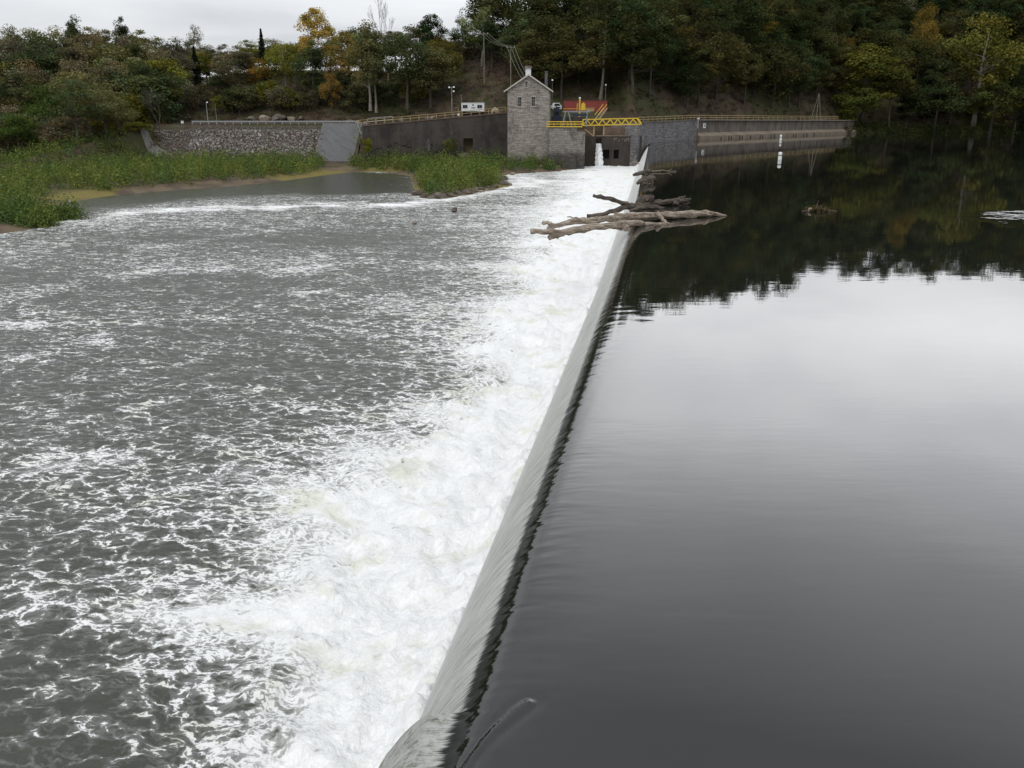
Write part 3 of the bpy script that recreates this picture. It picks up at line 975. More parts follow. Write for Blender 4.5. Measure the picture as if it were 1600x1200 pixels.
# low stone wall to the right of the power house
lx1 = at_y(914.5, 210, 203).x
zl = at_y(885, 200, 203).z
lw = empty("low_stone_wall", ((BX1 + lx1) / 2, 204, -6), 0, "old stone wall between powerhouse and sluice under the yellow pipe railing", "wall")
mb = MB()
rr = random.Random(4)
zt = zl
mb.box(BX1 + 0.02, lx1 - 2.0, 203.0, 214.0, -7, zl)
mb.box(lx1 - 2.0, lx1, 203.25, 214.0, -7, zl - 0.9)
mb.prism([(BX1 - 0.8, -7), (lx1 - 1.6, -7), (lx1 - 2.3, -2.2), (BX1 - 0.2, -1.4)], 201.9, 202.99)
part(mb, "wall", M['stone_old'], lw)
mb = MB()
for i in range(6):
    x0 = BX1 + 0.03 + i * (lx1 - 2.0 - BX1 - 0.03) / 6
    mb.box(x0, x0 + (lx1 - 2.0 - BX1) / 6 - 0.04, 202.88, 204.3, zl + 0.003, zl + 0.2)
part(mb, "coping", M['conc_grey'], lw)

# yellow pipe railing on it
ra, rb = at_y(854.5, 190, 202.9), at_y(909.5, 190, 202.9)
zr = [at_y(880, y, 202.9).z for y in (190.3, 194, 198)]
yr = empty("yellow_railing", ((ra.x + rb.x) / 2, 202.9, zr[2]), 0, "bright yellow three-rail pipe railing beside the stone powerhouse", "railing")
for z in zr: part(MB().tube([(ra.x, 202.9, z), (rb.x, 202.9, z)], 0.12 if z == zr[2] else 0.10), "rail", M['yellow'], yr)
for i in range(6):
    x = ra.x + (rb.x - ra.x) * i / 5
    part(MB().tube([(x, 203.05, zl + 0.1), (x, 203.05, zr[0] - 0.02)], 0.07), "post", M['yellow'], yr)

# ------------------------------------------------------------------ sluice wall with gates and jet
gx0, gx1 = lx1 - 0.5, at_y(998, 220, 214).x + 0.6
zg = at_y(960, 199, 213).z
zled = at_y(960, 213, 213).z
sl = empty("sluice_wall", ((gx0 + gx1) / 2, 213, -6), 0, "brown stained concrete sluice wall with two dark gate openings below yellow bridge", "wall")
slot = (at_y(930.5, 220, 213).x, at_y(940, 220, 213).x, at_y(935, 225, 213).z, at_y(935, 212, 213).z)
gts = [(at_y(942.3, 240, 213).x, at_y(952, 240, 213).x), (at_y(958.8, 240, 213).x, at_y(967, 240, 213).x)]
gz0, gz1 = at_y(955, 248, 213).z, at_y(955, 234, 213).z
mb = MB()
mb.box(gx0, slot[0], 213, 216.5, -7, zled)
mb.box(slot[0], slot[1], 213, 216.5, -7, slot[2]).box(slot[0], slot[1], 214.2, 216.5, slot[2], zled)
prev = slot[1]
for a, b in gts:
    mb.box(prev, a, 213, 216.5, -7, zled)
    mb.box(a, b, 213, 216.5, -7, gz0).box(a, b, 213, 216.5, gz1, zled)
    prev = b
mb.box(prev, gx1, 213, 216.5, -7, zled)
part(mb, "wall", M['conc_brown'], sl)
part(MB().box(slot[1] + 0.3, gx1, 213.8, 216.4, zled + 0.003, zg).box(gx0, slot[0] - 0.2, 213.9, 216.4, zled + 0.003, zg - 0.8), "upper_wall", M['conc_rust'], sl)
part(MB().box(slot[0], gx1, 212.85, 213.7, zled + 0.004, zled + 0.24), "ledge", M['conc_tan'], sl)
for a, b in gts:
    m2 = MB().box(a, b, 214.4, 214.6, gz0, gz1)
    for i in range(4):
        x = a + (b - a) * (i + 0.5) / 4
        m2.box(x - 0.06, x + 0.06, 214.28, 214.395, gz0, gz1)
    part(m2, "gate", M['dark'], sl)
m2 = MB()
rr = random.Random(3)
for i in range(16):
    x = at_y(948 + rr.random() * 48, 218, 213).x
    zt_ = at_y(950, 215 + rr.random() * 3, 213).z
    wd_ = 0.04 + rr.random() * 0.07
    m2.box(x, x + wd_, 212.985, 212.996, zt_ - 0.15 - rr.random() * 0.4, zt_)
part(m2, "lime_stain", M['lintel'], sl)
# jet
t = NT("white_water")
p = t.obj(); n = t.noise(t.vmul(p, (3, 3, 0.6)), 1.0, 5, 0.7); n2 = t.noise(p, 2.5, 5, 0.7)
M['white_water'] = t.done(t.bsdf(t.mix(t.maprange(n.outputs[0], 0.35, 0.6), (0.55, 0.57, 0.57), (0.88, 0.89, 0.89)), 0.7, t.bump(n2.outputs[0], 0.6, 0.2), 0.3))
V = []; jx0, jx1 = slot[0] + 0.15, slot[1] - 0.1
NU, NV = 14, 22
for j in range(NV):
    q = j / (NV - 1)
    y = 213.3 - 3.4 * q; z = slot[2] + 0.1 - (slot[2] + 0.1 - Z_LOW - 0.1) * q ** 1.7
    wv = 1 + 0.75 * q ** 1.5
    for i in range(NU):
        a = i / (NU - 1)
        xm = (jx0 + jx1) / 2 + (a - 0.5) * (jx1 - jx0) * wv * (1 + 0.12 * math.sin(j * 2.1 + i))
        V.append((xm, y - 0.55 * math.sin(math.pi * a) + 0.12 * rr.random(), z + 0.06 * rr.random()))
jet = link("sluice_jet", np_mesh("sluice_jet", np.array(V), grid_faces(NV, NU), True), M['white_water'])
props(jet, kind="structure")
V = []
jc = ((jx0 + jx1) / 2 + 0.3, 208.8)
NR, NA = 8, 40
for r in range(NR):
    for a in range(NA + 1):
        th = 2 * math.pi * a / NA; q = r / (NR - 1)
        V.append((jc[0] + 4.3 * q * math.cos(th), jc[1] + 2.3 * q * math.sin(th), Z_LOW + 0.32 - 0.5 * q ** 2 + 0.14 * math.sin(5 * th + r) * (1 - q)))
props(link("jet_foam", np_mesh("jet_foam", np.array(V), grid_faces(NR, NA + 1), True), M['white_water']), kind="structure")

# ------------------------------------------------------------------ stone pier and long concrete wall on the reservoir side
PA = (at_y(997, 200, 212).x, 212.0); PB = (at_z(1088, 218, 0).x, at_z(1088, 218, 0).y)
PC = (at_z(1335, 208.3, 0).x, at_z(1335, 208.3, 0).y)
zpa, zpb, zpc = at_y(997, 192.5, 212).z, at_y(1088, 188, PB[1]).z, at_y(1325, 188.5, PC[1]).z


def wall_root(name, A, B, label, cat="wall"):
    rz = math.atan2(B[1] - A[1], B[0] - A[0])
    return empty(name, (A[0], A[1], 0), rz, label, cat), math.hypot(B[0] - A[0], B[1] - A[1])


pr_, L = wall_root("stone_pier", PA, PB, "grey blue stone block pier where the weir meets the far bank")
mb = MB()
mb.add([(0, 0, -7), (L, 0, -7), (L, 2.2, -7), (0, 2.2, -7), (0, 0, zpa), (L, 0, zpb), (L, 2.2, zpb), (0, 2.2, zpa)],
       [(0, 3, 2, 1), (4, 5, 6, 7), (0, 1, 5, 4), (1, 2, 6, 5), (2, 3, 7, 6), (3, 0, 4, 7)])
mb.box(-0.02, 1.2, 2.2, 7, -7, zpa - 0.02)
mb.obj("wall", M['stone_pier'], pr_)
m2 = MB()
m2.add([(-0.1, -0.12, zpa + .003), (L, -0.12, zpb + .003), (L, 1.4, zpb + .003), (-0.1, 1.4, zpa + .003), (-0.1, -0.12, zpa + .22), (L, -0.12, zpb + .22), (L, 1.4, zpb + .22), (-0.1, 1.4, zpa + .22)],
       [(0, 3, 2, 1), (4, 5, 6, 7), (0, 1, 5, 4), (1, 2, 6, 5), (2, 3, 7, 6), (3, 0, 4, 7)])
m2.obj("coping", M['conc_grey'], pr_)
cw, L2 = wall_root("concrete_wall", PB, PC, "long stained concrete wall with tan footing along the reservoir under the railing")
mb = MB()
mb.add([(0.02, 0.6, -6), (L2, 0.6, -6), (L2, 2.4, -6), (0.02, 2.4, -6), (0.02, 0.6, zpb), (L2, 0.6, zpc), (L2, 2.4, zpc), (0.02, 2.4, zpb)],
       [(0, 3, 2, 1), (4, 5, 6, 7), (0, 1, 5, 4), (1, 2, 6, 5), (2, 3, 7, 6), (3, 0, 4, 7)])
for fx in (0.12, 0.27, 0.45, 0.62, 0.735, 0.86):
    zz = zpb + (zpc - zpb) * fx
    mb.box(L2 * fx, L2 * fx + 0.5, 0.45, 0.597, 1.8, zz - 0.12)
mb.obj("wall", M['conc_grey'], cw)
zf = 1.75
mb = MB()
mb.add([(0.02, -0.9, -6), (L2, -0.9, -6), (L2, 0.59, -6), (0.02, 0.59, -6), (0.02, -0.9, 0.9), (L2, -0.9, 0.8), (L2, 0.40, 1.5), (0.02, 0.40, zf)],
       [(0, 3, 2, 1), (4, 5, 6, 7), (0, 1, 5, 4), (1, 2, 6, 5), (2, 3, 7, 6), (3, 0, 4, 7)])
mb.obj("footing", M['conc_tan'], cw)
rr = random.Random(8)
for px in (1122, 1134, 1138, 1151, 1155, 1168, 1183, 1187, 1200, 1206, 1235, 1239, 1251, 1256, 1268):
    q = at_z(px, 214, 0)
    fr = (px - 1088) / (1335 - 1088)
    # perspective-correct parameter along the wall
    d0, d1 = PB[1], PC[1]
    tt = fr * d0 / (d1 + fr * (d0 - d1))
    x = L2 * tt
    MB().box(x, x + 0.28, -1.02, -0.903, 0.02, 0.45 + 0.2 * rr.random()).obj("weep_hole", M['dark'], cw)
props(cw)
mb = MB()
mb.add([(0.02, -0.1, zpb + .003), (L2, -0.1, zpc + .003), (L2, 2.4, zpc + .003), (0.02, 2.4, zpb + .003), (0.02, 0.35, zpb + .2), (L2, 0.35, zpc + .2), (L2, 2.4, zpc + .2), (0.02, 2.4, zpb + .2)],
       [(0, 3, 2, 1), (4, 5, 6, 7), (0, 1, 5, 4), (1, 2, 6, 5), (2, 3, 7, 6), (3, 0, 4, 7)])
mb.obj("coping", M['conc_tan'], cw)


def railing(name, pts, h, nrail, npost, mat, label, rad=0.05, prad=0.05, cat="railing", midmat=None):
    """pts: world polyline along the foot of the railing"""
    root = empty(name, pts[0], 0, label, cat)
    off = -Vector(pts[0])
    P = [Vector(p) for p in pts]
    seg = [(b - a).length for a, b in zip(P[:-1], P[1:])]
    tot = sum(seg)

    def at(d):
        for (a, b), s_ in zip(zip(P[:-1], P[1:]), seg):
            if d <= s_ + 1e-6: return a.lerp(b, d / s_)
            d -= s_
        return P[-1]
    for k in range(nrail):
        z = h * (k + 1) / nrail
        o = MB().tube([p + Vector((0, 0, z)) for p in P], rad, 6).obj("rail", mat, root); o.location = off
    for i in range(npost):
        q = at(tot * i / (npost - 1))
        o = MB().tube([q - Vector((0, 0, 0.15)), q + Vector((0, 0, h + 0.05))], prad, 6).obj("post", midmat or mat, root); o.location = off
    return root


def along(A, B, za, zb, inset):
    d = Vector((B[0] - A[0], B[1] - A[1], 0)).normalized(); nrm = Vector((-d.y, d.x, 0))
    return Vector((A[0], A[1], za)) + nrm * inset, Vector((B[0], B[1], zb)) + nrm * inset


a, b = along(PA, PB, zpa + .22, zpb + .2, 0.5)
c, d = along(PB, PC, zpb + .2, zpc + .2, 1.0)
railing("bank_railing", [a + (b - a) * 0.03, b, c.lerp(d, 0.88)], 1.1, 2, 44, M['yellow_pale'], "faded yellow railing running along the pier and concrete wall above the reservoir", 0.075, 0.055)
# sign and gauge post
sgn = at_y(1102.5, 196.5, at_z(1102.5, 217.5, 0).y)
sg_ = empty("warning_sign", sgn, cw.rotation_euler.z, "square white sign with grey print on the concrete wall by the stone pier", "sign")
o = MB().box(-0.62, 0.62, 0.36, 0.42, -0.62, 0.62).obj("panel", M['white'], sg_)
o = MB().box(-0.22, 0.45, 0.345, 0.357, -0.30, 0.40).obj("printed_block", M['grey_print'], sg_)
for x in (-0.3, 0.3): MB().box(x - .04, x + .04, 0.42, 0.62, -0.5, 0.5).obj("bracket", M['galv'], sg_)
gp_ = at_z(1089, 218.5, 0)
gpz = at_y(1089, 184.8, gp_.y).z
gr_ = empty("gauge_post", (gp_.x, gp_.y, -1), 0, "grey white post with a round cap standing in the water at the wall joint", "post")
part(MB().box(gp_.x - .18, gp_.x + .18, gp_.y - .15, gp_.y + .15, -2, 3.0), "lower_post", M['conc_rust'], gr_)
part(MB().tube([(gp_.x, gp_.y, 3.003), (gp_.x, gp_.y, gpz - .3)], 0.16), "upper_post", M['galv'], gr_)
part(MB().tube([(gp_.x, gp_.y, gpz - .297), (gp_.x, gp_.y, gpz - .15), (gp_.x, gp_.y, gpz), (gp_.x, gp_.y, gpz + .12)], [0.3, 0.38, 0.34, 0.1], 10), "cap", M['white'], gr_)
# tripod hoist
tp = at_y(1277.5, 188, 292)
apex = at_y(1280, 146, 292)
tr = empty("tripod_hoist", (tp.x, 292, tp.z), 0, "tall three-legged timber pole frame standing on the long concrete wall", "tripod")
for dx, dy in ((-2.0, 1.0), (-0.9, -1.2), (1.2, 0.6)):
    part(MB().tube([(tp.x + dx, 292 + dy, tp.z - 0.4), (apex.x + dx * .04, 292 + dy * .04, apex.z)], [0.14, 0.10], 6), "leg", M['pole'], tr)
part(MB().bar((tp.x - 2.4, 292, tp.z + .25), (tp.x + 2.2, 292, tp.z + .25), 0.16), "base_beam", M['pole'], tr)

# ------------------------------------------------------------------ yellow truss footbridge
ta, tb = at_y(910.5, 196.5, 207), at_y(1003, 195, 207)
z0, z1 = at_y(910, 196.0, 207).z, at_y(910, 186.8, 207).z
br_ = empty("truss_footbridge", ((ta.x + tb.x) / 2, 207.5, z0), 0, "bright yellow triangular truss footbridge crossing above the sluice", "footbridge")
xa, xb = ta.x, tb.x - 0.1
for yy in (207.0, 208.3):
    m2 = MB()
    m2.bar((xa, yy, z0), (xb, yy, z0 + 0.25), 0.16, 0.2).bar((xa, yy, z1), (xb - 0.9, yy, z1 + 0.28), 0.16, 0.2)
    m2.bar((xa + .06, yy, z0 + .1), (xa + .06, yy, z1 - .1), 0.2).bar((xb - 0.9, yy, z1 + .24), (xb - .05, yy, z0 + .3), 0.34)
    nb = 7; x_0 = xa + 0.15; st = (xb - 1.0 - x_0) / nb
    for i in range(nb):
        x = x_0 + st * i; s0 = 0.25 * (x - xa) / (xb - xa)
        m2.bar((x, yy, z0 + .08 + s0), (x + st / 2, yy, z1 - .08 + s0), 0.12).bar((x + st / 2, yy, z1 - .08 + s0), (x + st, yy, z0 + .08 + s0), 0.12)
    part(m2, "side_truss", M['yellow'], br_)
m2 = MB()
for i in range(24):
    x = xa + 0.2 + (xb - xa - 0.6) * i / 24
    m2.box(x, x + 0.5, 207.1, 208.2, z0 + .01 + .25 * i / 24, z0 + .06 + .25 * i / 24)
part(m2, "deck", M['galv'], br_)
for px, yb_ in ((927.5, 212), (943, 211)):
    q = at_y(px, yb_, 208)
    part(MB().box(q.x - .13, q.x + .13, 207.5, 207.76, q.z, z0 - .02 + (0.05 if px < 930 else 0.1)), "support_post", M['yellow_pale'], br_)
# maintenance steps under the bridge
q = at_y(922, 209, 206)
st_ = empty("access_ladder", (q.x, 206, q.z), 0, "small weathered yellow step ladder on the wall end below the footbridge", "ladder")
part(MB().bar((q.x - 1.2, 206, q.z + 1.0), (q.x + .9, 206, q.z - .6), .12).bar((q.x - 1.2, 206.7, q.z + 1.0), (q.x + .9, 206.7, q.z - .6), .12), "stringer", M['yellow_pale'], st_)
for i in range(5):
    f_ = (i + .5) / 5
    part(MB().box(q.x - 1.3 + 2.1 * f_, q.x - 1.0 + 2.1 * f_, 206.07, 206.63, q.z + 1.0 - 1.6 * f_, q.z + 1.06 - 1.6 * f_), "step", M['yellow_pale'], st_)

# ------------------------------------------------------------------ yard equipment behind the railing
zy = gz(14, 219)
rc0, rc1 = at_y(882, 165, 232).x, at_y(948.5, 165, 232).x
zc0_, zc1_ = min(gz(x, 232) for x in (rc0, rc1)), at_y(915, 157.5, 232).z
zc0_ = zc1_ - 2.6
rc = empty("shipping_container", ((rc0 + rc1) / 2, 233, zc0_), 0, "long rusty red corrugated shipping container behind the stone building", "container")
m2 = MB().box(rc0 + .1, rc1 - .1, 232.1, 234.4, zc0_ + .12, zc1_ - .1)
nr = 38
for i in range(nr):
    x = rc0 + .2 + (rc1 - rc0 - .4) * i / nr
    m2.prism([(0, 0)] * 0 or [(x, zc0_ + .15), (x + .16, zc0_ + .15), (x + .16, zc1_ - .14), (x, zc1_ - .14)], 232.04, 232.098)
part(m2, "body", M['red'], rc)
m2 = MB()
for x in (rc0, rc1 - .16): m2.box(x, x + .16, 231.98, 232.14, zc0_, zc1_).box(x, x + .16, 234.36, 234.5, zc0_, zc1_)
m2.box(rc0 + .163, rc1 - .163, 231.98, 232.12, zc1_ - .14, zc1_ - .004).box(rc0 + .163, rc1 - .163, 231.98, 232.12, zc0_ + .004, zc0_ + .16)
part(m2, "frame", M['red'], rc)
for x_k, x_l in ((rc0 + .5, rc0 + 1.1), (rc1 - 1.1, rc1 - .5)): part(MB().box(x_k, x_l, 231.9, 234.5, gz(x_k, 232) - .4, zc0_ - .003), "skid", M["dark"], rc)

# white pickup, seen from the front
tx = at_y(871, 165, 227).x; tz = at_y(871, 172.5, 227).z
tk = empty("pickup_truck", (tx, 227, tz), math.radians(8), "white pickup truck parked facing the river between building and red container", "truck")
prof = [(-.9, .35), (.9, .35), (.95, .75), (.93, 1.0), (-.93, 1.0), (-.95, .75)]
m2 = MB().prism(prof, -1.0, 4.2)
m2.prism([(-.88, 1.003), (.88, 1.003), (.70, 1.72), (.6, 1.80), (-.6, 1.80), (-.70, 1.72)], 0.55, 2.6)
m2.box(-.92, -.82, 2.6, 4.2, 1.003, 1.25).box(.82, .92, 2.6, 4.2, 1.003, 1.25)
m2.obj("body", M['white'], tk)
MB().add([(-.78, .535, 1.05), (.78, .535, 1.05), (.62, .54, 1.66), (-.62, .54, 1.66)], [(0, 1, 2, 3)]).add([(-.78, .5, 1.05), (.78, .5, 1.05), (.62, .5, 1.66), (-.62, .5, 1.66)], [(3, 2, 1, 0)]).obj("windscreen", M['glass'], tk)
MB().box(-.55, .55, -1.06, -1.004, .55, .85).obj("grille", M['dark'], tk)
for x in (-.75, .75):
    MB().box(x - .15, x + .15, -1.07, -1.004, .62, .84).obj("headlight", M['galv'], tk)
    for y in (-.2, 3.3):
        MB().tube([(x * 1.12 - .1, y, .36), (x * 1.12 + .1, y, .36)], .36, 14).obj("wheel", M['rubber'], tk)
    MB().box(x * 1.36 - .1, x * 1.36 + .1, .6, .72, 1.1, 1.32).obj("mirror", M['white'], tk)
# long earth fill edge: dark retaining curb of the yard
# dark blue hoist engine
q0, q1 = at_y(864, 188, 213), at_y(876, 168.5, 213)
en = empty("hoist_engine", ((q0.x + q1.x) / 2, 213, q0.z), 0, "dark blue machine housing with sloping cap close to the stone building", "machine")
cx = (q0.x + q1.x) / 2; hw_ = (q1.x - q0.x) / 2
zz0, zz1 = q0.z, q1.z
part(MB().prism([(cx - hw_, zz0 + .9), (cx + hw_, zz0 + .9), (cx + hw_ * .75, zz1 - .5), (cx + hw_ * .55, zz1), (cx - hw_ * .7, zz1), (cx - hw_ * .85, zz1 - .6)], 212.2, 213.8), "housing", M['navy'], en)
part(MB().box(cx - hw_ * 1.35, cx + hw_ * 1.5, 211.9, 214.1, gz(cx, 218) - 1.5, zz0 + .897), "base", M['navy'], en)
part(MB().tube([(cx - hw_ * .2, 213, zz1 - .05), (cx - hw_ * .2, 213, zz1 + .55)], .12), "exhaust", M['rubber'], en)
part(MB().box(cx - hw_ * .5, cx + hw_ * .5, 212.12, 212.197, zz0 + 1.2, zz0 + 2.0), "grille", M['dark'], en)
# grey steel gate frame
fl, fm, fr_ = at_y(883.5, 174, 207), at_y(888, 174, 207), at_y(917, 174, 207)
zb_ = zl + .2; zt2 = at_y(885, 174.2, 207).z
gf = empty("gate_hoist_frame", (fm.x, 207, zb_), 0, "grey steel A-frame gantry with crossbeam behind the yellow railing", "gantry")
part(MB().bar((at_y(879, 190, 207).x, 207, zb_), (fl.x, 207, zt2), .26), "leg", M['grey_steel'], gf)
part(MB().bar((at_y(893.5, 190, 207).x, 207, zb_), (fm.x, 207, zt2), .26), "leg", M['grey_steel'], gf)
part(MB().bar((fr_.x, 207, zb_), (fr_.x, 207, zt2), .3), "leg", M['grey_steel'], gf)
part(MB().bar((fl.x - .6, 207, zt2), (fr_.x + .8, 207, zt2 - .05), .36, .3), "crossbeam", M['grey_steel'], gf)
part(MB().bar((fm.x + 1.0, 207.2, zt2 - .75), (fr_.x, 207.2, zt2 - .75), .7, .55), "winch_drum", M['navy'], gf)
part(MB().box(fl.x + .3, fr_.x - .2, 209.5, 210.2, zb_, zt2 - 1.2), "screen_panel", M['wall_dark'], gf)
# yellow crane with boom
yx = at_y(905.8, 160, 216).x; yz0, yz1 = at_y(905, 173, 216).z, at_y(905, 154.5, 216).z
yc_ = empty("yellow_crane", (yx, 216, yz0), 0, "yellow post crane with tall mast in front of the red container", "crane")
part(MB().bar((yx, 216, zy - .6), (yx, 216, yz1), .34), "mast", M['yellow'], yc_)
part(MB().tube([(yx, 216, yz1), (yx, 216, yz1 + .2), (yx, 216, yz1 + .4)], [.22, .28, .1], 10), "mast_light", M['white'], yc_)
bx_ = at_y(911, 166, 216)
part(MB().prism([(bx_.x - .55, yz0 + .1), (bx_.x + .6, yz0 + .1), (bx_.x + .5, yz0 + 1.5), (bx_.x + .1, yz0 + 1.9), (bx_.x - .45, yz0 + 1.5)], 215.4, 216.6), "cab", M['yellow'], yc_)
part(MB().bar((at_y(901.5, 160, 216).x, 216.2, yz0), (at_y(902.5, 160, 216).x, 216.2, yz0 + 1.7), .2), "strut", M['yellow'], yc_)
e_ = at_y(928, 168, 216)
part(MB().box(bx_.x + .7, e_.x, 215.6, 216.4, yz0 - .1, yz0 + .55).box(bx_.x + .7, e_.x + .1, 215.5, 216.5, yz0 + .553, yz0 + .68), "deck_box", M['yellow_pale'], yc_)
part(MB().bar((at_y(880, 170, 216).x, 216, yz0 + .45), (yx - .2, 216, yz0 + .45), .12), "boom", M['yellow'], yc_)
# yellow stair
s0, s1 = at_y(930, 185, 214), at_y(943, 169, 217)
sy = empty("yellow_stair", (s0.x, 214, s0.z), 0, "steep yellow steel stair right of the crane above the footbridge", "stair")
for dx in (0, 1.5):
    part(MB().bar((s0.x + dx * .6, 214, s0.z - .2), (s1.x + dx * .6, 217, s1.z), .2), "stringer", M['yellow_pale'], sy)
    part(MB().bar((s0.x + dx * .6 - .1, 214, s0.z + .8), (s1.x + dx * .6 - .1, 217, s1.z + .9), .1), "handrail", M['yellow'], sy)
for i in range(9):
    f_ = (i + .5) / 9
    x = s0.x + (s1.x - s0.x) * f_; y = 214 + 3 * f_; z = s0.z + (s1.z - s0.z) * f_ - .1
    part(MB().box(x + .08, x + .85, y - .14, y + .14, z, z + .05), "step", M['galv'], sy)
# grey concrete stack behind the building
q = at_y(853.5, 111.5, 219)
pl = empty("concrete_stack", (q.x, 219, 6), 0, "slim square grey concrete stack rising behind the stone building roof", "chimney")
part(MB().box(q.x - .33, q.x + .33, 218.7, 219.3, 5, q.z - .2), "shaft", M['gunite'], pl)
part(MB().box(q.x - .4, q.x + .4, 218.6, 219.4, q.z - .197, q.z), "cap", M['gunite'], pl)


def lamp_pole(px, ytop, Y, label, lamps, rad=0.11, name="lamp_pole", mat=None):
    q = at_y(px, ytop, Y); g0 = gz(q.x, Y)
    r = empty(name, (q.x, Y, g0), 0, label, "pole")
    part(MB().tube([(q.x, Y, g0 - .5), (q.x, Y, q.z)], [rad, rad * .7], 8), "pole", mat or M['pole'], r)
    for dx, dz in lamps:
        part(MB().bar((q.x, Y, q.z + dz - .15), (q.x + dx, Y, q.z + dz), .06), "bracket", M['galv'], r)
        part(MB().tube([(q.x + dx, Y - .1, q.z + dz - .18), (q.x + dx, Y - .1, q.z + dz), (q.x + dx, Y - .1, q.z + dz + .15)], [.24, .2, .08], 8), "lamp", M['white'], r)
    return r


lamp_pole(705.5, 135.5, 219, "wooden pole with three floodlights left of the white trailer", [(-.55, -.1), (.55, -.05), (.5, -1.0)], 0.16)
lamp_pole(946.5, 133, 233, "thin grey pole with one white lamp at the red container's end", [(0.02, .1)], 0.07)
lamp_pole(863, 125.5, 219, "thin pole with a small white lamp just right of the powerhouse roof", [(0.02, .1)], 0.06)
lamp_pole(322, 160, 238, "slender grey lamp pole by the road at the rubble slope's left end", [(0.3, .05)], 0.1, mat=M['galv'])
lamp_pole(336, 162, 239, "bare second pole beside the slender lamp pole near the guardrail", [], 0.1)


def util_pole(px, ytop, Y, label, ybase=None):
    q = at_y(px, ytop, Y); g0 = gz(q.x, Y)
    if ybase: g0 = min(g0, at_y(px, ybase, Y).z)
    r = empty("utility_pole", (q.x, Y, g0), 0, label, "utility pole", "utility poles carrying the wires")
    part(MB().tube([(q.x, Y, g0 - .8), (q.x, Y, q.z)], [.17, .12], 8), "pole", M['pole'], r)
    part(MB().bar((q.x - 1.1, Y, q.z - .5), (q.x + 1.1, Y, q.z - .5), .14), "crossarm", M['pole'], r)
    for dx in (-1.0, 0, 1.0): part(MB().tube([(q.x + dx, Y, q.z - .43), (q.x + dx, Y, q.z - .15)], [.07, .05], 6), "insulator", M['white'], r)
    return q


P1 = util_pole(756, 50, 247, "tall pole high on the red brown slope below the pale tree")
P2 = util_pole(798, 71, 238, "pole on the slope just left of the stone building's roof, wires fanning down")
for k, (dx, lab) in enumerate(((-1.0, "lowest"), (0, "middle"), (1.0, "upper"))):
    a = Vector((P1.x + dx, 247, P1.z - .15)); b = Vector((P2.x + dx, 238, P2.z - .15)); c = Vector((XM - 1.6 + 0.6 * (dx + 1), BY0 + 4.2, ZP - .3 + .42 * (dx + 1)))
    pts = []
    for i in range(9):
        f_ = i / 8; v = a.lerp(b, f_); v.z -= 1.0 * 4 * f_ * (1 - f_); pts.append(v)
    for i in range(1, 9):
        f_ = i / 8; v = b.lerp(c, f_); v.z -= .5 * 4 * f_ * (1 - f_); pts.append(v)
    w1_ = MB().tube(pts, 0.038, 5).obj("power_line", M['wire'])
    props(w1_, "%s of the three pale power lines running down the slope to the powerhouse" % ("leftmost", "middle", "rightmost")[k], "wire", "power lines to the powerhouse")

# ------------------------------------------------------------------ white office trailer
t0, t1 = at_y(721, 168, 222), at_y(756.5, 168, 222)
zt0, zt1 = at_y(738, 174, 222).z, at_y(738, 160.7, 222).z
ot = empty("office_trailer", ((t0.x + t1.x) / 2, 222, zt0), 0, "white box trailer with two dark windows parked above the dark wall", "trailer")
part(MB().box(t0.x, t1.x, 222, 224.4, zt0, zt1), "body", M['white'], ot)
part(MB().box(t0.x - .06, t1.x + .06, 221.92, 224.5, zt1 + .003, zt1 + .12), "roof", M['galv'], ot)
for px in (726.7, 749.5):
    x = at_y(px, 168, 222).x; z = at_y(px, 166.4, 222).z
    wn = part(MB().box(x - .62, x + .62, 221.94, 221.997, z - .42, z + .42), "window", M['galv'], ot)
    part(MB().box(x - .54, x - .03, 221.90, 221.937, z - .34, z + .34).box(x + .03, x + .54, 221.90, 221.937, z - .34, z + .34), "pane", M['glass'], wn)
x = at_y(739.5, 168, 222).x
dr = part(MB().box(x - 1.0, x - .05, 221.95, 221.997, zt0 + .1, zt1 - .25).box(x + .05, x + 1.0, 221.95, 221.997, zt0 + .1, zt1 - .25), "door", M['white'], ot)
part(MB().box(x - .5, x + .5, 221.92, 221.947, zt0 + .72, zt0 + .98), "sign_plate", M['grey_print'], ot)
part(MB().tube([(x - .05, 221.997, at_y(739, 164, 222).z), (x - .05, 221.93, at_y(739, 164, 222).z)], .19, 12), "vent", M['dark'], ot)
g1 = gz((t0.x + t1.x) / 2, 222)
for x in (t0.x + 1.2, t1.x - 1.4):
    part(MB().tube([(x, 222.1, zt0 - .25), (x, 222.4, zt0 - .25)], .36, 14), "wheel", M['rubber'], ot)
part(MB().box(t0.x + .1, t1.x - .1, 222.5, 224.2, g1 - .5, zt0 - .003), "chassis", M['dark'], ot)
tq = lamp_pole(720.5, 147, 224, "thin aerial pole standing at the left end of the white trailer", [], 0.04, name="aerial_pole", mat=M['galv'])

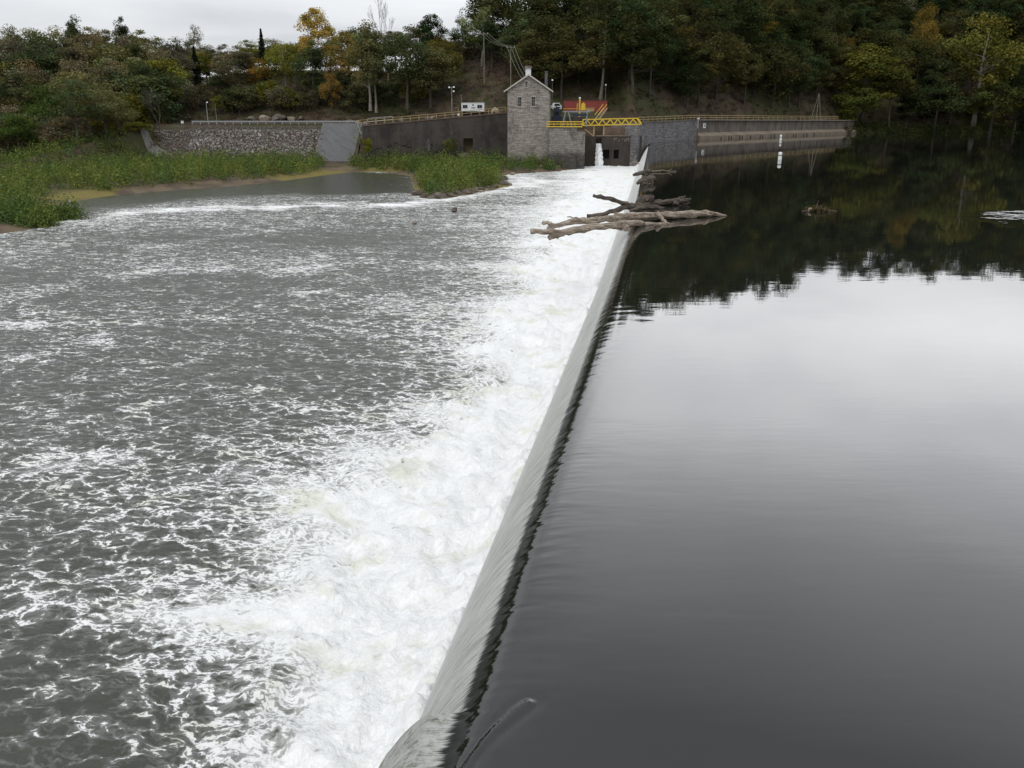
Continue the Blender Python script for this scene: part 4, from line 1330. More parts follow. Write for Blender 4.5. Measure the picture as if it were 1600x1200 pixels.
# small site clutter along the top of the dark wall
q = at_y(774, 175, 218)
tar = empty("tarped_heap", (q.x, 218, q.z - .2), 0, "cream covered heap on the wall top between trailer and powerhouse", "heap")
part(MB().tube([(q.x - .9, 218, q.z - .6), (q.x - .6, 218, q.z + .1), (q.x - .1, 218, q.z + .8), (q.x + .3, 218, q.z + .3), (q.x + .9, 218, q.z - .6)], [.15, .45, .35, .55, .2], 9, .4, 3), "cover", M['tan_tarp'], tar)
q = at_y(714.5, 175, 219)
vp = empty("bent_vent_pipe", (q.x, 219, q.z - .3), 0, "short pale hooked pipe between the floodlight pole and white trailer", "pipe")
part(MB().tube([(q.x + .35, 219, q.z - .8), (q.x + .35, 219, q.z + .3), (q.x + .15, 219, q.z + .9), (q.x - .4, 219, q.z + .95), (q.x - .55, 219, q.z + .6)], .14, 8), "pipe", M['conc_tan'], vp)
part(MB().tube([(q.x + .35, 219, q.z - .85), (q.x + .35, 219, q.z - .3)], .3, 10), "collar", M['white'], vp)

# ------------------------------------------------------------------ dark retaining wall
wx0 = at_y(566, 200, 212).x
zl0, zl1 = at_y(563, 197.5, 212).z, at_y(793, 177, 212).z
dw = empty("dark_retaining_wall", (wx0, 212, -6), 0, "tall dark weathered retaining wall sloping up towards the powerhouse with an outlet", "wall")
ox0, ox1 = at_y(724, 220, 212).x, at_y(739, 220, 212).x
oz0, oz1 = -5.0, at_y(730, 216, 212).z


def ztop_(x): return zl0 + (zl1 - zl0) * (x - wx0) / (BX0 - wx0)


mb = MB()
for xa_, xb_, ob in ((wx0, ox0, None), (ox0, ox1, oz1), (ox1, BX0 - .02, None)):
    zb0 = -7 if ob is None else ob
    lean = 0.0
    mb.prism([(xa_, zb0), (xb_, zb0), (xb_, ztop_(xb_)), (xa_, ztop_(xa_))], 212, 213.2)
part(mb, "wall", M['wall_dark'], dw)
mb = MB().prism([(wx0, ztop_(wx0) + .003), (BX0 - .02, ztop_(BX0) + .003), (BX0 - .02, ztop_(BX0) + .3), (wx0, ztop_(wx0) + .3)], 211.85, 213.4)
part(mb, "coping", M['conc_rust'], dw)
part(MB().box(ox0 + .01, ox1 - .01, 214.5, 214.7, -6.5, oz1 + .3), "outlet", M['dark'], dw)
# rough broken facing low on the wall, left of the outlet
mb = MB(); rr = random.Random(21)
for i in range(90):
    x = wx0 + .5 + rr.random() * (ox0 - wx0 - 1.0); z = -5 + rr.random() ** 1.6 * 5.5
    s_ = .25 + rr.random() * .55
    mb.prism([(x - s_, z - s_ * .5), (x + s_ * .9, z - s_ * .55), (x + s_, z + s_ * .3), (x + s_ * .2, z + s_ * .6), (x - s_ * .8, z + s_ * .4)], 211.75 + .2 * rr.random(), 211.997)
part(mb, "broken_facing", M['wall_dark'], dw)
m2 = MB()
for px, y0, y1, wd_ in ((668.5, 216, 236, .30), (671, 219, 235, .22), (666, 221, 234, .16), (704, 190, 210, .10), (706, 205, 222, .10), (586, 200, 225, .08)):
    a = at_y(px, y0, 211.9); b = at_y(px + 1, y1, 211.9)
    k = 7
    for i in range(k):
        f0, f1 = i / k, (i + 1) / k
        xw = wd_ * (0.4 + 0.9 * rr.random()) / 2
        xc = a.x + (b.x - a.x) * f0 + (rr.random() - .5) * .2
        za_, zb__ = a.z + (b.z - a.z) * f0, a.z + (b.z - a.z) * f1
        m2.prism([(xc - xw, zb__), (xc + xw, zb__), (xc + xw * .8, za_), (xc - xw * .8, za_)], 211.70 + .004 * i, 211.745)
part(m2, "lime_streak", M['gunite'], dw)
railing("wall_railing", [(wx0 - 1, 212.6, ztop_(wx0) + .3), ((wx0 + BX0) / 2, 212.6, ztop_((wx0 + BX0) / 2) + .3), (BX0 - .4, 212.6, ztop_(BX0) + .3)], 1.05, 2, 18, M['yellow_pale'],
        "faded yellow railing climbing along the top of the dark retaining wall", 0.06, 0.075)
# fence panel and guardrail along the road
a = at_y(575, 194, 222); b = at_y(614, 187, 222)
railing("pipe_fence", [(a.x, 222, gz(a.x, 222)), (b.x, 222, gz(b.x, 222))], 1.5, 2, 4, M['galv'], "short grey pipe fence where the guardrail meets the dark wall", 0.05, 0.07, "fence")
gl, gr2 = at_y(300, 195, 229).x, at_y(572, 197, 216).x
GP = [(gl, 229.3), (at_y(556, 196, 229).x, 229.3), (gr2, 216.5)]
gd = empty("guardrail", (gl, 229.3, gz(gl, 229.3)), 0, "long galvanised roadside guardrail above the rubble and grey slope", "guardrail")
P = []
for (x0, y0), (x1, y1) in zip(GP[:-1], GP[1:]):
    n_ = max(2, int(math.hypot(x1 - x0, y1 - y0) / 2.0))
    for i in range(n_): P.append((x0 + (x1 - x0) * i / n_, y0 + (y1 - y0) * i / n_))
P.append(GP[-1])
m2 = MB()
for (x0, y0), (x1, y1) in zip(P[:-1], P[1:]):
    h0, h1 = gz(x0, y0 + .8) + .72, gz(x1, y1 + .8) + .72
    m2.bar((x0, y0 - .12, h0 + .1), (x1, y1 - .12, h1 + .1), .07, .14).bar((x0, y0 - .12, h0 - .1), (x1, y1 - .12, h1 - .1), .07, .14).bar((x0, y0 - .08, h0), (x1, y1 - .08, h1), .04, .12)
part(m2, "beam", M['galv'], gd)
for x0, y0 in P:
    h0 = gz(x0, y0 + .8)
    part(MB().box(x0 - .09, x0 + .09, y0 - .04, y0 + .12, h0 - .8, h0 + .8), "post", M['galv'], gd)
bx = at_y(285, 191, 232)
cb = empty("roadside_box", (bx.x, 232, gz(bx.x, 232)), 0, "small white box on a post at the guardrail's left end", "box")
part(MB().box(bx.x - .3, bx.x + .3, 231.8, 232.2, bx.z - .3, bx.z + .35), "cabinet", M['white'], cb)
part(MB().box(bx.x - .06, bx.x + .06, 231.94, 232.06, gz(bx.x, 232) - .4, bx.z - .303), "post", M['galv'], cb)

# ------------------------------------------------------------------ grey sprayed slope and the rubble slope
gxs = np.linspace(at_y(497, 220, 222).x, wx0 - .15, 26); qs = np.linspace(0, 1, 16)
A_, Q_ = np.meshgrid(gxs, qs)
edge_x = 1.9 * Q_ * sstep(gxs[0] + 6, gxs[-1], A_)           # lower right corner flares out
Yq = 228.6 - 14.6 * Q_; Zq = np.maximum(4.25 - 9.0 * Q_, ground(A_, Yq)) + .10 * fbm(A_ * .4, Yq * .4, 3) + .22
me = np_mesh("sprayed_slope", np.stack([A_ + edge_x * 0, Yq, Zq], -1).reshape(-1, 3), grid_faces(16, 26), True)
props(link("sprayed_slope", me, M['gunite']), "smooth grey sprayed concrete slope between rubble slope and dark wall", "slope", kind="structure")


def ico_points(sub=1):
    import bmesh
    bm = bmesh.new(); bmesh.ops.create_icosphere(bm, subdivisions=sub, radius=1)
    V = np.array([v.co[:] for v in bm.verts]); F = np.array([[v.index for v in f.verts] for f in bm.faces]); bm.free()
    return V, F


IV, IF = ico_points(1)


def rock_cloud(name, C, S, cols, mat, rng):
    n = len(C)
    q = rng.normal(size=(n, 4)); q /= np.linalg.norm(q, axis=1)[:, None]
    w, x, y, z = q.T
    R = np.stack([1 - 2 * (y * y + z * z), 2 * (x * y - z * w), 2 * (x * z + y * w), 2 * (x * y + z * w), 1 - 2 * (x * x + z * z), 2 * (y * z - x * w), 2 * (x * z - y * w), 2 * (y * z + x * w), 1 - 2 * (x * x + y * y)], -1).reshape(n, 3, 3)
    L = IV[None] * (0.75 + 0.5 * rng.random((n, len(IV), 1))) * (0.6 + 0.7 * rng.random((n, 1, 3)))
    V = np.einsum('nij,nkj->nki', R, L) * S[:, None, None] + C[:, None, :]
    Fc = (IF[None] + (np.arange(n) * len(IV))[:, None, None]).reshape(-1, 3)
    me = np_mesh(name, V.reshape(-1, 3), Fc)
    set_col(me, "tint", np.repeat(cols, len(IV), 0))
    return link(name, me, mat)


t = NT("rubble_stone")
at_ = t.n("Attribute", attribute_name="tint"); p = t.pos(); n = t.noise(p, 3.0, 4, 0.7)
M['rubble'] = t.done(t.bsdf(t.mix(t.math('MULTIPLY', t.maprange(n.outputs[0], .45, .7), .5), at_.outputs["Color"], (0.05, 0.045, 0.04)), .95, t.bump(n.outputs[0], .4, .05), .2))
rng = np.random.default_rng(5)
n = 13000
x = rng.uniform(-91, gxs[0] + .8, n); q = rng.uniform(0.03, 1.05, n)
keep = (q < 1.02 - 0.85 * sstep(-82, -92, x)) & ~((x > gxs[0] - 1.0) & (rng.random(n) < .5))
x, q = x[keep], q[keep]
yy = 228.5 - 14.6 * q; zz = ground(x, yy) + .12
size = 0.11 + 0.22 * rng.random(len(x)) ** 2.2
size *= np.where(q < .14, .45, 1.0) * np.where(x < -80, .6, 1)
tone = rng.random(len(x))
pal = np.array([(0.19, 0.175, 0.168), (0.11, 0.09, 0.078), (0.34, 0.32, 0.30), (0.085, 0.062, 0.052), (0.24, 0.20, 0.155)])
ci = np.where(q < .16, 0, np.searchsorted([.32, .62, .74, .9, 1.0], tone)).clip(0, 4)
cols = pal[ci] * (0.75 + 0.5 * rng.random((len(x), 1)))
props(rock_cloud("riprap_rubble", np.stack([x, yy, zz], -1), size, cols, M['rubble'], rng), "grey and brown loose rubble covering the road embankment", "rubble", kind="stuff")


# ------------------------------------------------------------------ single rocks
def rock_mesh(name, seed, sx, sy, sz, sub=3):
    V, F = ico_points(sub)
    r = np.random.default_rng(seed)
    o = r.random(3) * 50
    d = 1 + .42 * fbm(V[:, 0] * 1.1 + o[0] + V[:, 2], V[:, 1] * 1.1 + o[1] + V[:, 2] * .7, 4)
    V = V * d[:, None]
    for _ in range(7):                                   # chip flat faces
        nn = r.normal(size=3); nn /= np.linalg.norm(nn); dd = V @ nn - (.62 + .2 * r.random())
        V = V - np.maximum(dd, 0)[:, None] * nn
    return np_mesh(name, V * np.array([sx, sy, sz]), F)


rock_src = [rock_mesh("boulder", i, 1.0, .8, .6) for i in range(6)]
rock_col = [M['rock_tan'], M['rock_brown']]
rocks = []


def put_rock(px, py, size, tan, z=None, label=None, group=None, name="boulder", zoff=0.15):
    q = at_z(px, py, Z_LOW if z is None else z)
    me = rock_src[random.randrange(6)].copy() if False else rock_src[random.randrange(6)]
    key = (me.name, tan)
    if key not in put_rock.cache:
        m_ = me.copy(); m_.materials.clear(); m_.materials.append(rock_col[0] if tan else rock_col[1]); put_rock.cache[key] = m_
    o = bpy.data.objects.new(name, put_rock.cache[key]); COL.objects.link(o)
    o.location = (q.x, q.y, q.z + zoff * size); o.scale = (size * (0.8 + .5 * random.random()), size, size * (.8 + .4 * random.random()))
    o.rotation_euler = (random.uniform(-.3, .3), random.uniform(-.3, .3), random.uniform(0, 6.28))
    props(o, label, "rock", group)
    return o


put_rock.cache = {}
# ------------------------------------------------------------------ rocks along the shores
def ordinal(i, n):
    w = ["first", "second", "third", "fourth", "fifth", "sixth", "seventh", "eighth", "ninth", "tenth", "eleventh", "twelfth", "thirteenth", "fourteenth", "fifteenth", "sixteenth",
         "seventeenth", "eighteenth", "nineteenth", "twentieth"]
    if n > 1 and i == 0: return "leftmost"
    if n > 1 and i == n - 1: return "rightmost"
    if i < len(w): return w[i] + " from left"
    return "%dth from left" % (i + 1) if (i + 1) % 10 not in (1, 2, 3) else "%d%s from left" % (i + 1, {1: "st", 2: "nd", 3: "rd"}[(i + 1) % 10])


isl = [(652, 306, .9), (664, 310, .7), (676, 311, 1.0), (690, 311, 1.1), (703, 309, 1.0), (716, 306, 1.0), (729, 304, 1.1), (741, 301, .9), (752, 299, .8),
       (762, 296, .8), (772, 295, .9), (781, 291, 1.3), (789, 289, 1.1), (796, 291, .7), (777, 285, 1.5), (786, 282, 1.2), (771, 281, 1.0)]
isl.sort()
for i, (x, y, s_) in enumerate(isl):
    put_rock(x, y - 1, s_, False, label="brown boulder on the green island's water edge, %s of the row" % ordinal(i, len(isl)), group="boulders along the island edge")
far_r = [(800, 266 + 4, .7), (809, 264, .8), (818, 264, .9), (827, 263, 1.1), (836, 262, .9), (845, 262, 1.2), (854, 262, 1.0), (862, 261, .9), (871, 261, 1.3), (880, 260, 1.0), (889, 260, 1.2), (898, 259, 1.4), (904, 256, 1.5)]
for i, (x, y, s_) in enumerate(far_r):
    put_rock(x, y + 3.5, s_, True, label="tan boulder on the bank below the low stone wall, %s of its row" % ordinal(i, len(far_r)), group="tan boulders below the stone wall")
near_r = [(745, 297, .55), (752, 300, .5), (760, 298, .5)]
for i, (x, y, s_) in enumerate(near_r):
    put_rock(x, y, s_, True, label="small pale stone among the island's brown boulders, %s of three" % ordinal(i, 3), group="pale stones at the island edge")
put_rock(710, 331, .5, False, label="small mossy rock standing alone in the white water below the island", zoff=.5)
put_rock(648, 350, .35, True, label="small pale rock barely breaking the river surface left of the mossy one", zoff=.3)
put_rock(107, 316, .6, True, label="pale stone lying on the mudflat near the left bank")
for i, (x, y) in enumerate(((68, 353), (76, 349), (83, 352))):
    put_rock(x, y, .55, True, label="pale stone at the foot of the left bush, %s of three" % ordinal(i, 3), group="pale stones below the left bush")
outc = [(395, 190, 1.3), (415, 188, 1.6), (433, 186, 2.0), (441, 184, 1.7), (455, 189, 1.3), (470, 190, 1.2), (548, 188, 1.4), (560, 187, 1.0), (626, 181, 1.3), (668, 178, .8), (676, 182, 1.0)]
for i, (x, y, s_) in enumerate(outc):
    Y = 243 if x < 500 else 234
    q = at_y(x, y, Y)
    o = put_rock(x, y, s_, i % 3 == 1, label="grey rock on the scrubby slope behind the guardrail, %s of the outcrop" % ordinal(i, len(outc)), group="rocks of the outcrop behind the road", name="rock")
    o.location = (q.x, Y, gz(q.x, Y) + .3 * s_)
q = at_y(727, 232, 210.5)
o = put_rock(727, 232, 1.5, False, label="large round brown boulder in front of the dark wall's outlet"); o.location = (q.x, 210.2, -3.2); o.scale = (2.0, 1.6, 2.1)

# ------------------------------------------------------------------ leaf clouds
def leaf_quads(P, size, rng, out=None, flat=0.9):
    """quads at points P, normals leaning along out"""
    n = len(P)
    nrm = rng.normal(size=(n, 3))
    if out is not None: nrm = nrm * flat + out
    nrm /= np.linalg.norm(nrm, axis=1)[:, None] + 1e-9
    a = np.cross(nrm, rng.normal(size=(n, 3))); a /= np.linalg.norm(a, axis=1)[:, None] + 1e-9
    b = np.cross(nrm, a)
    L = (size * (0.7 + 0.6 * rng.random(n)))[:, None]
    W = L * (0.55 + 0.3 * rng.random(n))[:, None]
    V = np.stack([P - a * L * .5, P + b * W * .5 + nrm * L * .12, P + a * L * .5, P - b * W * .5 + nrm * L * .12], 1)
    return V.reshape(-1, 3), np.arange(n * 4).reshape(n, 4)


def crown_arrays(seed, h, r, base, ncl, nleaf, lsize, lop=0.25, top=0.55):
    rng = np.random.default_rng(seed)
    cz = base + (h - base) * 0.52; rz_ = (h - base) * 0.5
    C = []
    while len(C) < ncl:
        v = rng.normal(size=3); v /= np.linalg.norm(v)
        rad = (0.35 + 0.55 * rng.random() ** 0.6)
        if v[2] < -0.6 and rng.random() < .7: continue
        taper = 1 - top * max(0, v[2] * rad) ** 2
        C.append((v[0] * rad * r * taper, v[1] * rad * r * taper, cz + v[2] * rad * rz_))
    C = np.array(C)
    C[:, 0] += lop * r * (rng.random() - .5) * (C[:, 2] - cz) / rz_
    cr = r * (0.20 + 0.22 * rng.random(ncl))
    k = rng.integers(0, ncl, nleaf)
    d = rng.normal(size=(nleaf, 3)); d /= np.linalg.norm(d, axis=1)[:, None]
    rr = rng.random(nleaf) ** 0.45
    P = C[k] + d * (cr[k] * rr)[:, None] * np.array([1.15, 1.15, 0.8])
    out = d * 0.9 + np.array([0, 0, 0.6])
    V, Fc = leaf_quads(P, np.full(nleaf, lsize), rng, out, .7)
    tint = (0.55 + 0.75 * rng.random(ncl))[k] * (0.75 + 0.5 * rng.random(nleaf))
    hue = rng.normal(0, .08, ncl)[k] + rng.normal(0, .05, nleaf)
    cols = np.stack([tint * (1 + hue), tint, tint * (1 - hue * .5)], -1)
    return V, Fc, np.repeat(cols, 4, 0), C


def wood_arrays(seed, h, base, C, tr, lean=0.03, nl=9):
    rng = random.Random(seed)
    mb = MB()
    pts = [(0, 0, -.6)]
    x = y = 0
    n = 7
    for i in range(1, n + 1):
        x += rng.uniform(-1, 1) * lean * h / n * 2; y += rng.uniform(-1, 1) * lean * h / n * 2
        pts.append((x, y, h * .86 * i / n))
    rad = [tr * 1.35] + [tr * (1 - .85 * i / n) for i in range(1, n + 1)]
    mb.tube(pts, rad, 7, .15, seed)
    idx = list(range(len(C))); rng.shuffle(idx)
    for j in idx[:nl]:
        c = Vector(C[j]); f = min(.95, max(.22, (c.z - .28 * math.hypot(c.x, c.y) - 1.0) / (h * .86)))
        i = f * n; i0 = min(n - 1, int(i)); a = Vector(pts[i0]).lerp(Vector(pts[i0 + 1]), i - i0)
        m = a.lerp(c, .5) + Vector((0, 0, -.06 * (c - a).length))
        r0 = tr * (1 - .8 * f) * .55
        mb.tube([a, m, c], [r0, r0 * .6, r0 * .2], 5)
    return mb


def conifer_arrays(seed, h, r, nleaf, ls):
    rng = np.random.default_rng(seed)
    f = rng.random(nleaf) ** .75
    layer = np.where(rng.random(nleaf) < .45, np.round(f * 19) / 19, f)
    z = h * (.10 + .9 * layer) + rng.normal(0, .12, nleaf)
    th = rng.random(nleaf) * 2 * np.pi
    arm = 0.8 + 0.35 * np.sin(th * 5 + layer * 40)
    R = r * (1.02 - layer) * arm
    q = rng.random(nleaf) ** .6
    P = np.stack([R * q * np.cos(th), R * q * np.sin(th), z - .22 * R * q], -1)
    V, Fc = leaf_quads(P, np.full(nleaf, ls), rng, np.stack([np.cos(th) * .3, np.sin(th) * .3, np.ones(nleaf)], -1), .6)
    t_ = .6 + .7 * rng.random(nleaf)
    return V, Fc, np.repeat(np.stack([t_, t_, t_], -1), 4, 0)


def bare_arrays(seed, h, tr, spread=1.0, depth=5):
    rng = random.Random(seed); trunk = MB(); twigs = MB()
    def grow(p, d, L, r, lev):
        q = p + d * L
        m = p.lerp(q, .5) + Vector((rng.uniform(-1, 1), rng.uniform(-1, 1), 0)) * L * .07
        (trunk if lev < 2 else twigs).tube([p, m, q], [r, r * .82, r * .66], 6 if lev < 2 else 4)
        if lev >= depth: return
        for k in range(2 if lev < 1 else 3):
            nd = (d + Vector((rng.uniform(-1, 1), rng.uniform(-1, 1), rng.uniform(-.25, .6))) * .62 * spread).normalized()
            grow(q if k else m.lerp(q, .8), nd, L * rng.uniform(.55, .8), r * .58, lev + 1)
    grow(Vector((0, 0, -.5)), Vector((0, 0, 1)), h * .34, tr, 0)
    return trunk, twigs


PROTO = {}


def build_protos():
    specs = []
    # kind, variants: (h, r, base, clumps, leaves, leafsize, trunk)
    for i in range(5): specs.append(("broad", i, 17, 5.2, 2.2, 40, 6800, .38, .30))
    for i in range(4): specs.append(("tall", i, 20, 4.4, 3.2, 40, 6400, .38, .28))
    for i in range(3): specs.append(("round", i, 13, 4.9, 0.9, 34, 5600, .36, .24))
    for i in range(3): specs.append(("sparse", i, 18, 4.6, 4.0, 30, 2100, .38, .24))
    for i in range(3): specs.append(("bushy", i, 8, 4.2, 0.2, 26, 2600, .42, .16))
    for kind, i, h, r, b, nc, nl, ls, tr in specs:
        V, F_, cols, C = crown_arrays(100 + 17 * i + sum(map(ord, kind)), h, r, b, nc, nl, ls)
        cm = np_mesh(kind + "_crown", V, F_); set_col(cm, "tint", cols); cm.materials.append(M['leaf'])
        tm = wood_arrays(i + 5, h, b, C, tr, nl=13 if kind == "sparse" else 9).mesh(kind + "_trunk")
        PROTO.setdefault(kind, []).append((cm, tm, h, r))
    for i in range(2):
        V, F_, cols = conifer_arrays(i + 50, 16, 2.7, 3400, .55)
        cm = np_mesh("conifer_crown", V, F_); set_col(cm, "tint", cols); cm.materials.append(M['leaf'])
        PROTO.setdefault("conifer", []).append((cm, MB().tube([(0, 0, -.6), (0, 0, 15.4)], [.26, .04], 7).mesh("conifer_trunk"), 16, 2.7))
    for i in range(3):
        tr_, tw = bare_arrays(i + 70, 15, .24, 1.0, 6)
        tm = tr_.mesh("bare_trunk"); cm = tw.mesh("bare_branches"); cm.materials.append(M['bark'])
        PROTO.setdefault("bare", []).append((cm, tm, 14, 4.5))


build_protos()
TREES = []
_tm_cache = {}


def place_tree(kind, var, X, Y, height, widen, col, pale=False, label=None, zbase=None, tag_=None):
    cm, tm, h, r = PROTO[kind][var % len(PROTO[kind])]
    z = gz(X, Y) if zbase is None else zbase
    key = (tm.name, pale)
    if key not in _tm_cache:
        m_ = tm.copy(); m_.materials.clear(); m_.materials.append(M['bark_pale'] if pale else M['bark']); _tm_cache[key] = m_
    nm = {"conifer": "conifer_tree", "bare": "bare_tree", "bushy": "shrub"}.get(kind, "deciduous_tree")
    e = bpy.data.objects.new(nm, None); COL.objects.link(e); e.empty_display_size = .5
    e.location = (X, Y, z - .1)
    s_ = height / h
    e.scale = (s_ * widen, s_ * widen, s_); e.rotation_euler = (0, 0, random.uniform(0, 6.28))
    a = bpy.data.objects.new("trunk", _tm_cache[key]); COL.objects.link(a); a.parent = e
    b = bpy.data.objects.new("branches" if kind == "bare" else "crown", cm); COL.objects.link(b); b.parent = e
    b.color = (*col, 1)
    e["category"] = "shrub" if kind == "bushy" else "tree"
    px, py = project(X, Y, z + height * .6)
    TREES.append(dict(o=e, kind=kind, X=X, Y=Y, z=z, h=height, r=r * s_ * widen, col=col, px=float(px), label=label, tag=tag_))
    return e


def tree_at(kind, var, px, ytop, ybase, Y, col, halfw, pale=False, label=None):
    """tree whose crown top appears at (px, ytop) when standing at distance Y; its foot is on the ground there"""
    t_ = at_y(px, ytop, Y); X = t_.x
    z = gz(X, Y) if ybase is None else max(gz(X, Y) - .5, at_y(px, ybase, Y).z)
    h = t_.z - z
    cm, tm, h0, r0 = PROTO[kind][var % len(PROTO[kind])]
    k = Y / ray(px, (ytop + 200) / 2)[1]
    widen = halfw * k / (r0 * h / h0)
    return place_tree(kind, var, X, Y, h, widen, col, pale, label, zbase=z)


OL = (0.165, 0.160, 0.072); DG = (0.078, 0.100, 0.046); BR = (0.160, 0.138, 0.085); YE = (0.42, 0.31, 0.085); OR = (0.27, 0.175, 0.055)
YG = (0.17, 0.17, 0.035); GR = (0.075, 0.115, 0.032); GY = (0.165, 0.15, 0.11); DK = (0.034, 0.048, 0.02); PG = (0.19, 0.24, 0.10)
DO = (0.108, 0.108, 0.050)

tree_at("tall", 0, 490, -3, None, 262, YE, 30, True, "tall golden yellow tree rising into the sky high above the guardrail")
tree_at("tall", 1, 484, 62, None, 252, DG, 27, False, "dark green tree directly below the tall golden tree")
tree_at("round", 0, 243, 99, None, 262, (.34, .235, .05), 25, False, "rounded yellow orange tree left of the bare grey tree, middle of the hillside")
tree_at("round", 1, 222, 112, None, 255, OR, 15, False, "small orange tree just left of the rounded yellow orange one")
tree_at("broad", 0, 403, 88, None, 258, (.27, .18, .045), 22, False, "orange and green tree above the middle of the guardrail")
tree_at("conifer", 0, 407, 46, None, 266, (.034, .046, .03), 15, False, "narrow dark conifer above the orange and green tree on the skyline")
tree_at("conifer", 1, 302, 73, None, 266, (.034, .044, .028), 14, False, "dark conifer among brown trees, above the bare grey tree on the left hillside")
tree_at("tall", 2, 535, 46, None, 258, (.26, .19, .06), 26, False, "orange gold tree right of the tall golden tree")
tree_at("round", 2, 515, 108, None, 248, OR, 17, False, "small bright orange tree below the orange gold tree")
tree_at("broad", 1, 572, 33, 168, 240, OL, 38, True, "olive tree on twin pale trunks above the grey paved slope")
tree_at("tall", 3, 582, 48, 172, 241, OL, 30, True, "leaning pale trunked tree beside the olive twin trunk tree")
tree_at("broad", 2, 632, 40, 166, 238, DG, 44, False, "large dense dark green tree in front, left of the floodlight pole")
tree_at("broad", 3, 690, 56, None, 246, (.15, .13, .035), 32, False, "yellowish olive tree behind the floodlight pole")
tree_at("tall", 0, 672, 12, None, 268, (.035, .055, .02), 24, False, "dark pointed tree standing up on the skyline above the floodlight pole")
tree_at("bare", 0, 600, -4, None, 262, GY, 20, True, "leafless pale tree on the skyline above the olive twin trunk tree")
tree_at("bare", 1, 242, 142, None, 222, GY, 24, False, "bare grey tree standing at the gravel path's upper end")
tree_at("sparse", 0, 752, 8, None, 262, PG, 34, True, "pale glittering thin leaved tree around the tall utility pole")
tree_at("broad", 4, 722, 24, None, 268, DG, 22, False, "dark tree at the sky gap left of the pale glittering tree")
tree_at("broad", 0, 785, 20, None, 268, DK, 32, False, "very dark tree right of the pale glittering tree")
tree_at("sparse", 1, 300, 34, None, 285, GY, 16, True, "thin greyish treetop poking above the left skyline")
tree_at("tall", 3, 108, 22, None, 290, DG, 24, False, "green treetop standing above the far left skyline")
tree_at("tall", 1, 186, 24, None, 290, DK, 17, False, "narrow dark treetop on the left skyline")
tree_at("round", 2, 62, 126, 240, 225, GR, 42, False, "bright green leafy tree low on the left behind the thicket")
tree_at("broad", 2, 130, 100, 232, 232, OL, 60, False, "broad olive tree in front at left, above the thicket")
tree_at("round", 1, 20, 172, 248, 205, GR, 36, False, "low green tree at the left picture edge above the thicket")
tree_at("bushy", 1, 213, 190, 236, 222, YG, 24, False, "yellow green bush left of the gravel path")
tree_at("bushy", 2, 572, 212, 243, 209, (.20, .2, .03), 9, False, "yellow green bush at the left end of the dark wall")
tree_at("bushy", 0, 703, 214, 240, 208, (.12, .13, .04), 12, False, "olive bush against the dark wall left of the outlet")
# right bank
tree_at("tall", 1, 1362, 66, 206, 312, (.125, .125, .03), 52, False, "tall yellowish green tree at the water by the concrete wall's end")
tree_at("tall", 2, 1405, 70, 206, 313, (.075, .075, .026), 34, False, "dim olive tree just right of the tall yellowish green tree")
tree_at("round", 0, 1345, 130, 208, 309, (.11, .125, .03), 42, False, "leafy tree overhanging the concrete wall's right end")
tree_at("broad", 1, 1325, 58, None, 326, (.17, .125, .035), 28, False, "orange tinted tree up the slope above the concrete wall's end")
tree_at("broad", 3, 1452, 2, None, 338, (.21, .155, .04), 24, False, "golden topped tree high on the right slope")
tree_at("broad", 0, 1550, 10, 195, 320, (.15, .145, .036), 62, True, "large olive yellow tree with a pale leaning trunk at far right")
tree_at("round", 2, 1560, 120, 207, 314, (.085, .092, .028), 52, False, "low olive tree over the water below the large olive yellow tree")
tree_at("round", 1, 1470, 128, 208, 314, (.05, .065, .026), 50, False, "dark low tree at the water in the right bank's hollow")
tree_at("round", 0, 1600, 110, 207, 314, (.03, .04, .018), 44, False, "almost black tree at the right picture edge over the water")
tree_at("tall", 3, 1150, 60, None, 282, (.15, .115, .035), 22, False, "brown gold tree above the footbridge's right end railing")
tree_at("broad", 4, 1195, 50, None, 292, (.05, .065, .03), 34, False, "grey green tree above the middle of the concrete wall")
tree_at("tall", 0, 1205, 26, None, 305, (.17, .145, .035), 24, False, "yellow flecked tree above the grey green tree, right of centre")
tree_at("sparse", 2, 1285, 12, None, 325, (.10, .105, .06), 26, True, "greyish thin tree with pale limbs on the right slope")
tree_at("broad", 2, 1400, 42, None, 334, (.075, .08, .03), 52, False, "wide olive tree on the slope left of the golden topped tree")
tree_at("broad", 3, 868, 26, None, 252, (.10, .10, .03), 34, False, "olive tree above the concrete stack behind the stone building")
tree_at("round", 1, 905, 70, None, 248, (.055, .09, .028), 36, False, "green leafy tree above the red container's left half")
tree_at("round", 0, 1020, 110, None, 246, (.045, .075, .026), 34, False, "green tree behind the truss footbridge's right end")
tree_at("broad", 1, 1090, 46, None, 268, (.055, .045, .03), 44, False, "dull brown tree above the stone pier")

